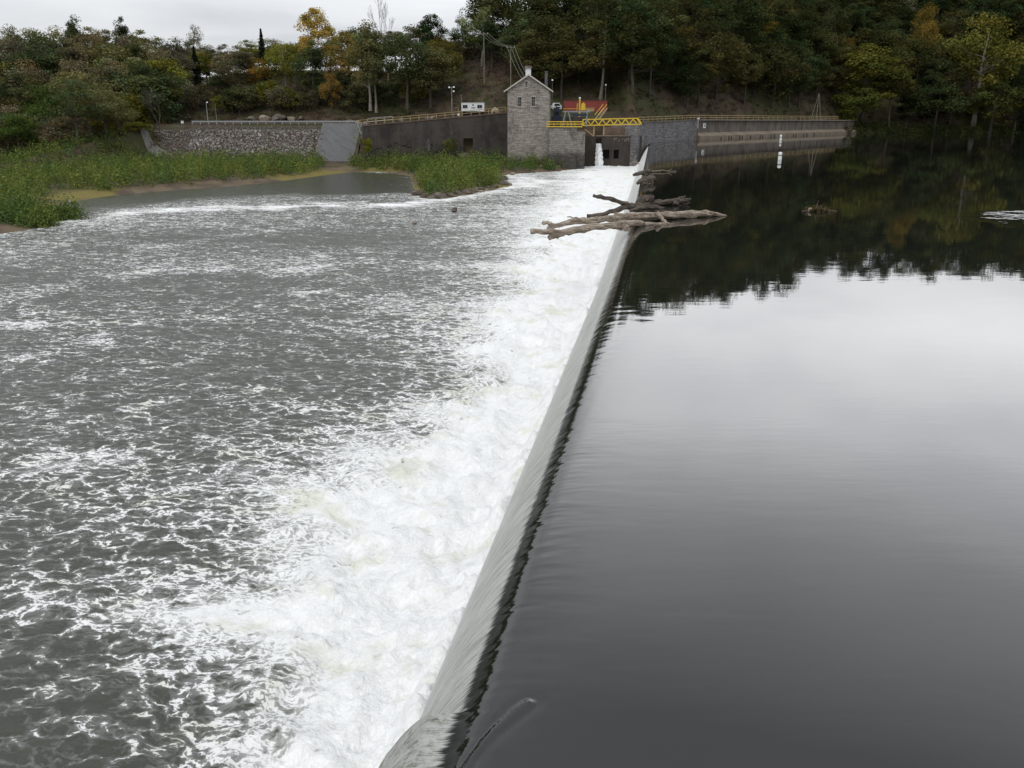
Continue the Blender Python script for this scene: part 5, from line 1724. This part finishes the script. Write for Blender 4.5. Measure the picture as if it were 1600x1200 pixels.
SKY = [(-100, 40), (0, 42), (60, 34), (110, 42), (180, 44), (210, 48), (300, 58), (345, 72), (400, 62), (430, 62), (520, 52), (560, 38), (640, 34), (700, 58), (712, 62), (730, 52), (745, 40), (765, -5), (1700, -5)]
_r = random.Random(12)
px_ = -44
while px_ < 742:
    kd = _r.choice(["broad", "tall", "broad", "round", "tall", "sparse"])
    tree_at(kd, _r.randrange(6), px_, np.interp(px_, [a for a, b in SKY], [b for a, b in SKY]) + _r.uniform(-7, 12), None, _r.uniform(272, 300),
            tuple(np.array(_r.choice([OL, BR, OL, GY, DO, DG, BR])) * _r.uniform(.85, 1.2)), _r.uniform(26, 38))
    px_ += _r.uniform(20, 32)
_r = random.Random(41)
for i in range(26):
    X_ = -88 + 66 * (i + _r.random() * .8) / 26
    Y_ = np.interp(X_, XB, YB) + np.interp(X_, XB, WB) + _r.uniform(5, 20)
    place_tree(_r.choice(["round", "bushy", "bushy", "round"]), _r.randrange(6), X_, float(Y_), _r.uniform(4.5, 8.5), _r.uniform(.9, 1.3), tuple(np.array(_r.choice([DG, OL, DO, DG, BR, YG])) * _r.uniform(.7, 1.0)))
_r = random.Random(52)
px_ = 985
while px_ < 1640:
    Yr = 345 if px_ < 1100 else 372
    X_ = at_y(px_, -60, Yr).x
    place_tree(_r.choice(["broad", "tall", "broad"]), _r.randrange(6), X_, Yr + _r.uniform(-10, 10), _r.uniform(17, 24), _r.uniform(1.0, 1.35), tuple(np.array(_r.choice(
        [(.034, .048, .02), (.062, .084, .034), (.06, .06, .024)])) * _r.uniform(.85, 1.2)))
    px_ += _r.uniform(24, 40)
# fill the hillside: near rows first, drop what nearer crowns already hide
SKY = [(-100, 40), (0, 42), (60, 34), (110, 42), (180, 44), (210, 48), (300, 58), (345, 72), (400, 62), (430, 62), (520, 52), (560, 38), (640, 34), (700, 58), (712, 62), (730, 52), (745, 40), (765, -5), (1700, -5)]
LEFTC = [OL, BR, OL, BR, DO, GY, OL, DG, BR, YG]
MIDC = [OL, DG, DO, DG, OL, YG]
RIGHTC = [DK, DK, (.045, .05, .02), DG, (.06, .06, .024), DK, (.07, .068, .028), (.042, .06, .026), (.09, .084, .032)]  # darker greens: the right bank's shade is put into the leaf colours
CELL = 8.0
NBX, NBY = int(2000 / CELL), int(700 / CELL)
filled = np.zeros((NBY, NBX), bool)


def crown_cells(X, Y, z, h, r, low=.22):
    """cells of the picture (and of the strip above it that the water mirrors) a crown takes up"""
    px, pt = project(X, Y, z + h); _, pb = project(X, Y, z + h * low)
    rp = r * 1340 / Y
    cx_, cy_, ry_ = float(px), (float(pt) + float(pb)) / 2, (float(pb) - float(pt)) / 2
    i0, i1 = int((cx_ - rp + 200) / CELL), int((cx_ + rp + 200) / CELL) + 1
    j0, j1 = int((cy_ - ry_ + 400) / CELL), int((cy_ + ry_ + 400) / CELL) + 1
    ii, jj = np.meshgrid(np.arange(max(0, i0), min(NBX, i1)), np.arange(max(0, j0), min(NBY, j1)))
    if ii.size == 0: return None
    e = ((ii * CELL - 196 - cx_) / (rp * .92)) ** 2 + ((jj * CELL - 396 - cy_) / (ry_ * .95)) ** 2 < 1
    return (jj[e], ii[e])


cand = []
rng = np.random.default_rng(77)
for _ in range(9000):
    X = rng.uniform(-225, 240); Y = rng.uniform(196, 420)
    yb = np.interp(X, XB, YB) + np.interp(X, XB, WB)
    if X < -95: yb = 204 + 6 * rng.random()
    else: yb += 2.5
    if X > 118: yb = np.interp(X, XB, YB) + 0.5
    if Y < yb: continue
    if -21 < X < 3 and Y < 256: continue
    if 2 <= X < 27 and Y < 240: continue
    if -90 < X < -22 and Y < yb + 3: continue
    cand.append((Y - yb + rng.random() * 3, X, Y))
cand.sort()
placed = [(T_['X'], T_['Y'], T_['r']) for T_ in TREES]
expl = sorted([T_ for T_ in TREES], key=lambda q: q['Y'])
cand.sort(key=lambda c: c[2])
ei = 0
nfill = 0
for _, X, Y in cand:
    while ei < len(expl) and expl[ei]['Y'] <= Y:
        E_ = expl[ei]; c_ = crown_cells(E_['X'], E_['Y'], E_['z'], E_['h'], E_['r'])
        if c_ is not None and E_['kind'] not in ("sparse", "bare"): filled[c_] = True
        ei += 1
    if len(TREES) >= 330 or sum(q['kind'] in ('broad', 'tall', 'round', 'sparse') for q in TREES) >= 297: break
    z = gz(X, Y)
    px, pyb = project(X, Y, z)
    if px < -70 or px > 1700: continue
    px = float(px)
    if any((X - a) ** 2 + (Y - b) ** 2 < (5.2 if X < 20 else 5.8) ** 2 for a, b, r in placed): continue
    right = px > 800
    h = rng.uniform(13, 20) if not right else rng.uniform(14, 22)
    if X < -95 and Y < 240: h = rng.uniform(9, 16)
    ysk = np.interp(px, [a for a, b in SKY], [b for a, b in SKY])
    if px < 762:
        hm = at_y(px, ysk + rng.uniform(-4, 16), Y).z - z
        if hm < 5: continue
        h = min(h, hm)
        if Y > 262 and hm < 30: h = min(hm, 25) * rng.uniform(.88, 1.0)
    pyt = float(project(X, Y, z + h)[1])
    if not right and pyt > 900: continue
    kind = rng.choice(["broad", "tall", "round", "broad", "tall", "sparse"] if not right else ["broad", "tall", "round", "broad", "tall", "broad"])
    if h < 10: kind = "round"
    var = int(rng.integers(0, 9))
    cm, tm, h0, r0 = PROTO[kind][var % len(PROTO[kind])]
    widen = rng.uniform(1.05, 1.5) * (1.2 if h < h0 else 1.0)
    rw_ = r0 * h / h0 * widen
    c_ = crown_cells(X, Y, z, h, rw_)
    if c_ is None or len(c_[0]) == 0: continue
    seen = np.mean(~filled[c_])
    if seen < (.13 if px < 765 else .22): continue
    # nothing of it in the frame and nothing of it in the mirror of the water either
    if pyt < -330: continue
    if right and px < 980 and float(pyb) < -30: continue
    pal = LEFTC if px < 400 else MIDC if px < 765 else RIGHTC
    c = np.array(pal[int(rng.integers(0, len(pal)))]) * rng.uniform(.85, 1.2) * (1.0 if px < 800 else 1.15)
    place_tree(kind, var, X, Y, h, widen, tuple(c), rng.random() < .07)
    placed.append((X, Y, rw_))
    filled[c_] = True
    nfill += 1
print("fill trees", nfill, "all", len(TREES))


# labels that tell the trees apart
def hue_word(T_):
    r, g, b = T_['col']; v = r + g + b
    if T_['kind'] == "bare": return "leafless grey"
    if r > g * 1.45: return "orange"
    if r > g * 1.2: return "brownish" if v < .35 else "golden"
    if v < .13: return "blackish green" if g > r * 1.15 else "blackish olive"
    if g > r * 1.25: return "dark green" if v < .19 else "green"
    if b > .055: return "grey green"
    if v > .33: return "yellow green"
    return "olive" if v > .19 else "dull olive"


ZONE = [(110, "far left behind the thicket"), (200, "left of the gravel path"), (300, "around the gravel path's upper end"), (400, "above the rubble slope's left part"), (500, "above the rubble slope's right part"),
        (575, "above the grey sprayed slope"), (650, "above the dark wall's left half"), (722, "near the floodlight pole"), (800, "uphill of the white trailer"), (870, "behind the stone powerhouse"),
        (955, "behind the red container"), (1010, "behind the truss footbridge"), (1090, "above the stone pier"), (1200, "above the concrete wall's left half"), (1310, "above the tripod hoist"),
        (1430, "above the wall's right end"), (1530, "in the right bank's hollow"), (1800, "at the far right bank")]
SHAPE = {"broad": "broad crowned", "tall": "tall narrow", "round": "low rounded", "sparse": "thin leaved", "conifer": "conical", "bare": "bare", "bushy": "bushy"}
groups = {}
for T_ in TREES:
    o = T_['o']
    o["group"] = "trees of the wooded far bank"
    if T_['label']: o["label"] = T_['label']; continue
    zt_ = next(z for lim, z in ZONE if T_['px'] < lim)
    row = "low down" if T_['z'] < 9 else "halfway up" if T_['z'] < 22 else "high up"
    T_['row'] = row
    groups.setdefault((hue_word(T_), SHAPE[T_['kind']], zt_, row), []).append(T_)
used = set(T_['label'] for T_ in TREES if T_['label'])
for (hw, sh, zt_, row), L_ in groups.items():
    L_.sort(key=lambda q: q['px'])
    for i, T_ in enumerate(L_):
        lab = "%s %s tree %s, %s" % (hw, sh, row, zt_)
        if len(L_) > 1: lab += ", " + {2: ["left one", "right one"], 3: ["leftmost", "middle one", "rightmost"]}.get(len(L_), [ordinal(j, len(L_)) for j in range(len(L_))])[i]
        T_['o']["label"] = lab

# ------------------------------------------------------------------ undergrowth and thickets
def bush_cloud(name, C, R, H, nl, ls, colfn, label, cat, seed, kind="stuff"):
    rng = np.random.default_rng(seed)
    n = len(C); k = np.repeat(np.arange(n), nl); m = len(k)
    d = rng.normal(size=(m, 3)); d /= np.linalg.norm(d, axis=1)[:, None]; d[:, 2] = np.abs(d[:, 2]) * 1.0 - .12
    rr = rng.random(m) ** .4
    lump = 1 + .35 * np.sin(d[:, 0] * 4 + k) * np.cos(d[:, 1] * 5 + k * 1.7)
    P = C[k] + d * (rr * lump)[:, None] * np.stack([R[k], R[k], H[k]], -1)
    V, Fc = leaf_quads(P, np.full(m, ls), rng, d * .8 + np.array([0, 0, .6]), .7)
    cols = colfn(C, k, P, rng)
    me = np_mesh(name, V, Fc); set_col(me, "tint", np.repeat(cols, 4, 0))
    o = link(name, me, M['leafc'])
    return props(o, label, cat, None, kind)


def scatter(n, x0, x1, y0, y1, test, rng):
    X = rng.uniform(x0, x1, n); Y = rng.uniform(y0, y1, n); kk = test(X, Y)
    return X[kk], Y[kk]


def willow_col(C, k, P, rng):
    n = len(C)
    base = np.array([(.10, .15, .045), (.14, .18, .05), (.07, .115, .042), (.15, .165, .05)])[rng.integers(0, 4, n)] * (.75 + .5 * rng.random((n, 1)))
    return base[k] * (.65 + .7 * rng.random((len(k), 1)))


rng = np.random.default_rng(9)
X, Y = scatter(5200, -150, -30, 100, 216, lambda x, y: (poly_sd(x, y, LEFT_BANK) > 1.6) & ~((x > -73 * 1 - 20) & (poly_sd(x, y, LEFT_BANK) < 3.0)) & (y > 118), rng)
px, py = project(X, Y, np.full(len(X), -4.5))
mudz = (px > 70) & (px < 330) & (py > 301 - 0.03 * px)
gap = (px > 505) & (px < 548)
pathz = (px > 225) & (px < 345) & (py < 243)
kk = (px > -60) & (py > 232) & ~mudz & ~gap & ~pathz
X, Y = X[kk], Y[kk]
# thin out to a spacing of about 1.9 m
sel_ = []
cell = {}
for i in range(len(X)):
    c = (int(X[i] / 2.3), int(Y[i] / 2.3))
    if c in cell: continue
    cell[c] = 1; sel_.append(i)
X, Y = X[sel_], Y[sel_]
H = 1.8 + 2.6 * np.clip(0.45 + 1.1 * fbm(X * .10, Y * .10, 3), 0, 1.2) + 1.3 * rng.random(len(X)) ** 2
C = np.stack([X, Y, ground(X, Y) + .1], -1)
bush_cloud("willow_thicket", C, 1.2 + .7 * rng.random(len(X)), H, 110, .33, willow_col, "bright green willow thicket along the left bank below the rubble slope", "thicket", 31)
X, Y = scatter(6200, -42, 20, 118, 212, lambda x, y: (poly_sd(x, y, ISLAND) > 1.6), rng)
px, py = project(X, Y, np.full(len(X), -4.5))
kk = (px < 896) & (px > 540) & ~((px > 780) & (poly_sd(X, Y, ISLAND) < 1.9))
X, Y = X[kk], Y[kk]
sel_ = []; cell = {}
for i in range(len(X)):
    c = (int(X[i] / 2.1), int(Y[i] / 2.1))
    if c in cell: continue
    cell[c] = 1; sel_.append(i)
X, Y = X[sel_], Y[sel_]
px, py = project(X, Y, np.full(len(X), -4.5))
H = (1.7 + 2.4 * np.clip(0.45 + 1.1 * fbm(X * .12, Y * .12, 3), 0, 1.2) + 1.2 * rng.random(len(X)) ** 2) * np.where(px > 800, .8, 1)
C = np.stack([X, Y, ground(X, Y) + .1], -1)
bush_cloud("island_thicket", C, 1.1 + .7 * rng.random(len(X)), H, 125, .31, willow_col, "bright green willow thicket covering the low island below the dark wall", "thicket", 32)
# the single bush at the left edge, nearest the camera
rng = np.random.default_rng(19)
q0 = at_z(20, 356, Z_LOW)
n = 46
X = q0.x + rng.uniform(-13, 4.2, n); Y = q0.y + 4.5 + rng.uniform(-4.5, 9, n)
C = np.stack([X, Y, np.full(n, Z_LOW + .1)], -1)
bush_cloud("riverside_bush", C, 1.4 + .6 * rng.random(n), (2.7 + 1.5 * rng.random(n)) * np.clip(1.15 - .06 * (X - q0.x + 3), .7, 1.1), 420, .27, willow_col, "green bush at the left picture edge standing in the water, nearest of the bank shrubs", "bush", 33, None)


# brush over the hillside
def brush_col(C, k, P, rng):
    n = len(C)
    px, py = project(C[:, 0], C[:, 1], C[:, 2])
    pal = np.array([(.085, .085, .03), (.065, .08, .028), (.10, .07, .042), (.075, .055, .04), (.06, .09, .03)])
    base = pal[rng.integers(0, 5, n)]
    red = np.exp(-(((px - 765) / 55) ** 2 + ((py - 108) / 26) ** 2)) + np.exp(-(((px - 255) / 40) ** 2 + ((py - 218) / 16) ** 2))
    grn = np.exp(-(((px - 735) / 55) ** 2 + ((py - 150) / 14) ** 2)) + np.exp(-(((px - 620) / 60) ** 2 + ((py - 168) / 10) ** 2))
    r_ = (rng.random(n) < red * 1.1)[:, None]; g_ = (rng.random(n) < grn)[:, None]
    base = np.where(g_, np.array((.06, .105, .032)), base)
    base = np.where(r_, np.array((.105, .06, .055)) * (.7 + .6 * rng.random((n, 1))), base)
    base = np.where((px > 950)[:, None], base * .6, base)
    return base[k] * (.6 + .75 * rng.random((len(k), 1)))


rng = np.random.default_rng(29)
n = 26000
X = rng.uniform(-200, 215, n); Y = rng.uniform(170, 345, n)
yb = np.interp(X, XB, YB) + np.interp(X, XB, WB) * .9
yb = np.where(X < -95, 212, yb)
near = Y - yb
kk = (near > 0) & (near < 62)
kk &= ~((X > 0) & (X < 27) & (Y < 236))
px, py = project(X, Y, ground(X, Y))
kk &= (px > -40) & (px < 1660) & (py > -60)
side = (X > -104) & (X < -88) & (Y > 205) & (Y < 232)
kk |= side & (rng.random(n) < .9) & (np.abs(X + 91 + (Y - 219) * .6) > 3.2)
X, Y = X[kk], Y[kk]
cell = {}; sel_ = []
for i in range(len(X)):
    c = (int(X[i] / 1.5), int(Y[i] / 1.5))
    if c in cell: continue
    cell[c] = 1; sel_.append(i)
X, Y = X[sel_], Y[sel_]
C = np.stack([X, Y, ground(X, Y)], -1)
bush_cloud("undergrowth", C, .9 + 1.0 * rng.random(len(X)), .6 + 1.5 * rng.random(len(X)) ** 2 + 3.0 * (rng.random(len(X)) < .22) * rng.random(len(X)), 40, .34, brush_col, None, None, 34)
# fringe of low branches along the right shoreline
rng = np.random.default_rng(39)
n = 230
X = rng.uniform(112, 215, n); Y = np.interp(X, XB, YB) - 4.2 + rng.uniform(-1.5, 3, n)
C = np.stack([X, Y, np.maximum(ground(X, Y), .2)], -1)
bush_cloud("shore_undergrowth", C, 1.5 + 1.2 * rng.random(n), 1.8 + 3.0 * rng.random(n), 120, .42,
           lambda C, k, P, rng: (np.array([(.05, .065, .024), (.075, .08, .028), (.035, .045, .02)])[rng.integers(0, 3, len(C))])[k] * (.6 + .8 * rng.random((len(k), 1))), None, None, 35)

# ------------------------------------------------------------------ driftwood caught on the crest
def log_obj(name, root_label, pieces, mat, Yref, cat="log", extra=None):
    r0 = pieces[0]
    root = None
    for nm, pts, rad in pieces:
        P = [at_y(x, y, Y) for x, y, Y in pts]
        c = Vector(P[len(P) // 2])
        mb = MB()
        # resample with wander so the log reads as weathered wood
        Q, R_ = [], []
        rr = random.Random(len(pts) * 7 + int(pts[0][0]))
        for i in range(len(P) - 1):
            for j in range(4):
                f = j / 4
                Q.append(P[i].lerp(P[i + 1], f) + Vector((0, rr.uniform(-1, 1), rr.uniform(-1, 1))) * .05)
                R_.append((rad[i] * (1 - f) + rad[i + 1] * f) * rr.uniform(.82, 1.16))
        Q.append(P[-1]); R_.append(rad[-1])
        if root is None:
            root = empty(name, c, 0, root_label, cat)
        mb.tube(Q, R_, 11, .34, int(pts[0][1]))
        o = mb.obj(nm, mat, root, False); o.location = -c if False else -Vector(root.location)
    return root


log_obj("driftwood_log", "longest bleached tree trunk lying across the weir crest, tapering to a point over the reservoir", [
    ("trunk", [(1135, 337.5, 68), (1110, 333.5, 67.6), (1073, 334.5, 66.6), (1030, 336.5, 65.6), (986, 338.5, 64.4), (962, 341, 63.8), (931, 344, 63.2), (898, 346, 62.6), (866, 353, 62), (856, 358, 61.8)], [.06, .22, .28, .27, .28, .27, .24, .22, .20, .17]),
    ("branch", [(866, 353.5, 62), (858, 349.5, 62), (847, 347.2, 62)], [.17, .14, .13]),
    ("branch", [(935, 343.5, 63.2), (905, 341, 63), (886, 338.9, 62.8)], [.10, .06, .03]),
    ("knob", [(978, 338.5, 64), (966, 335.5, 63.9), (960, 333.5, 63.9)], [.2, .16, .1])], M['wood_pale'], 65)
log_obj("driftwood_log", "nearest bleached forked trunk over the white water with a knotted middle", [
    ("trunk", [(1040, 349.8, 63.6), (1014, 350.5, 63), (986, 348.5, 62.2), (970, 352, 61.8), (953, 352.5, 61.3), (920, 356, 60.6), (888, 361.3, 60), (870, 366.5, 59.7), (857.5, 372, 59.5)], [.1, .17, .26, .30, .24, .23, .24, .22, .17]),
    ("branch", [(872, 363, 59.7), (850, 361.5, 59.7), (828.5, 361.8, 59.7)], [.18, .17, .17]),
    ("knot", [(974, 348, 61.7), (975, 354, 61.6), (982, 358.5, 61.4)], [.2, .3, .14])], M['wood_pale'], 61)
log_obj("driftwood_branch", "short bleached stick leaning across the long trunk on the reservoir side", [
    ("stick", [(1027, 332.5, 65), (1034, 341, 64.4), (1043, 352, 63.6)], [.17, .15, .12]), ("root", [(1042, 350, 63.7), (1048, 350.5, 63.7), (1054, 350, 63.7)], [.12, .09, .03])], M['wood_pale'], 64, "branch")
log_obj("driftwood_log", "dark forked log behind the bleached trunks, with a root mass at its right end", [
    ("trunk", [(1074, 314.6, 76.3), (1041, 315.8, 76), (1019, 317.8, 75.6), (997, 321, 75), (979, 323, 74.5), (964, 328.3, 74), (942, 334.8, 73.4), (918, 337.6, 73)], [.26, .26, .25, .25, .24, .22, .20, .16]),
    ("branch", [(986, 322, 74.6), (957.5, 312.3, 74.2), (942, 308.2, 74), (927, 305.6, 73.8)], [.2, .19, .17, .14]),
    ("stump", [(996, 319, 75.2), (1006, 312.5, 75.5), (1014, 310, 75.6), (1021, 313, 75.7)], [.28, .36, .42, .3]),
    ("root", [(1048, 315, 76), (1058, 311, 76.4), (1062, 307, 76.4)], [.2, .12, .04]),
    ("root", [(1056, 315, 76), (1066, 309, 76.2), (1071, 306, 76.2)], [.2, .12, .04]),
    ("root", [(1058, 316, 76), (1070, 319, 76.2), (1078, 317, 76.2)], [.24, .16, .05]),
    ("root", [(1062, 314, 75.7), (1075, 312, 75.6), (1080, 310, 75.6)], [.22, .14, .05]),
    ("root", [(1052, 316, 75.9), (1062, 320.5, 75.8), (1066, 321, 75.8)], [.2, .14, .05])], M['wood_dark'], 75)
log_obj("driftwood_log", "low dark hump of log at the crest between the dark forked log and long trunk", [
    ("trunk", [(1038, 325.5, 70.5), (1015, 323, 71), (1000, 325, 71), (985, 330, 70.6)], [.08, .24, .26, .12])], M['wood_dark'], 71)
log_obj("driftwood_log", "dark log lodged on the crest farther off beneath the thin pale branch", [
    ("trunk", [(990, 273, 113), (1003, 270, 114), (1017, 267.5, 115)], [.2, .3, .22])], M['wood_dark'], 114)
log_obj("driftwood_branch", "thin pale forked branch lying on the dark reservoir beyond the logs", [
    ("branch", [(1015, 267.5, 117), (1035, 266.6, 117.5), (1057, 267.5, 117.5)], [.08, .07, .03]), ("twig", [(1044, 266.5, 117.5), (1048, 264.6, 117.5), (1050, 264, 117.5)], [.05, .04, .02])], M['wood_pale'], 117, "branch")
log_obj("driftwood_stump", "brown broken stump caught on the crest between near and far logs", [
    ("stump", [(996, 286.5, 99), (1005, 283, 99.5), (1014, 281, 100), (1022, 279, 100.5)], [.2, .42, .5, .45]),
    ("root", [(1004, 286, 99), (1014, 289, 99.5), (1021, 285.5, 100)], [.25, .25, .1])], M['wood_dark'], 100, "stump")
log_obj("driftwood_branch", "bleached branch stuck upright in the foam at the weir's far end", [
    ("branch", [(985, 257, 197), (990, 252.5, 198), (994, 243.5, 199)], [.14, .14, .08]), ("branch", [(990, 252.5, 198), (996, 254, 198), (1000, 259, 198)], [.12, .14, .1])], M['wood_pale'], 198, "branch")

# floating clump of reeds
q = at_z(1278, 330, 0)
fc_ = empty("floating_debris", (q.x, q.y, 0), 0, "small brown clump of debris and weeds floating alone on the dark reservoir", "debris")
rng = np.random.default_rng(3)
n = 900
P = np.stack([rng.normal(0, .42, n), rng.normal(0, .35, n), np.abs(rng.normal(0, .17, n))], -1)
V, Fc = leaf_quads(P, np.full(n, .17), rng)
me = np_mesh("weed_clump", V, Fc)
set_col(me, "tint", np.repeat(np.array([(.10, .075, .045), (.13, .10, .07), (.05, .07, .02)])[rng.integers(0, 3, n)] * (.6 + .6 * rng.random((n, 1))), 4, 0))
link("weeds", me, M['leafc'], fc_)
MB().tube([(-1.3, .1, .0), (-.2, 0, .08), (.6, 0, .05), (1.5, -.1, -.02)], [.05, .12, .12, .05], 8).obj("floating_stick", M['wood_dark'], fc_)
MB().tube([(-.85, -.2, .0), (-.75, -.2, .2), (-.6, -.2, .22)], [.1, .14, .08], 8).obj("pale_chunk", M['wood_pale'], fc_)
MB().tube([(-.2, 0, .1), (-.12, 0, .55), (-.05, 0, .85)], [.02, .015, .008], 5).obj("stalk", M['wood_pale'], fc_)


# ------------------------------------------------------------------ buoys
def buoy(px, ywl, ytop, label):
    q = at_z(px, ywl, 0); h = at_y(px, ytop, q.y).z
    r = empty("marker_buoy", (q.x, q.y, 0), 0, label, "buoy", "white marker buoys")
    mb = MB(); w_ = .30
    mb.tube([(0, 0, -.5), (0, 0, .10), (0, 0, h * .42), (0, 0, h * .5)], [w_, w_, w_, w_ * .8], 14).obj("lower_body", M['white'], r, True)
    MB().tube([(0, 0, h * .5 + .002), (0, 0, h * .56)], [w_ * .9, w_ * .9], 14).obj("band", M['navy'], r)
    MB().tube([(0, 0, h * .56 + .002), (0, 0, h * .62), (0, 0, h * .9), (0, 0, h)], [w_ * .85, w_, w_, w_ * .45], 14).obj("upper_body", M['white'], r, True)
    return r


buoy(1218.3, 250, 237.5, "nearer of two white can buoys floating on the dark reservoir")
buoy(1219.5, 219.5, 210.5, "farther white can buoy, close in front of the long concrete wall")
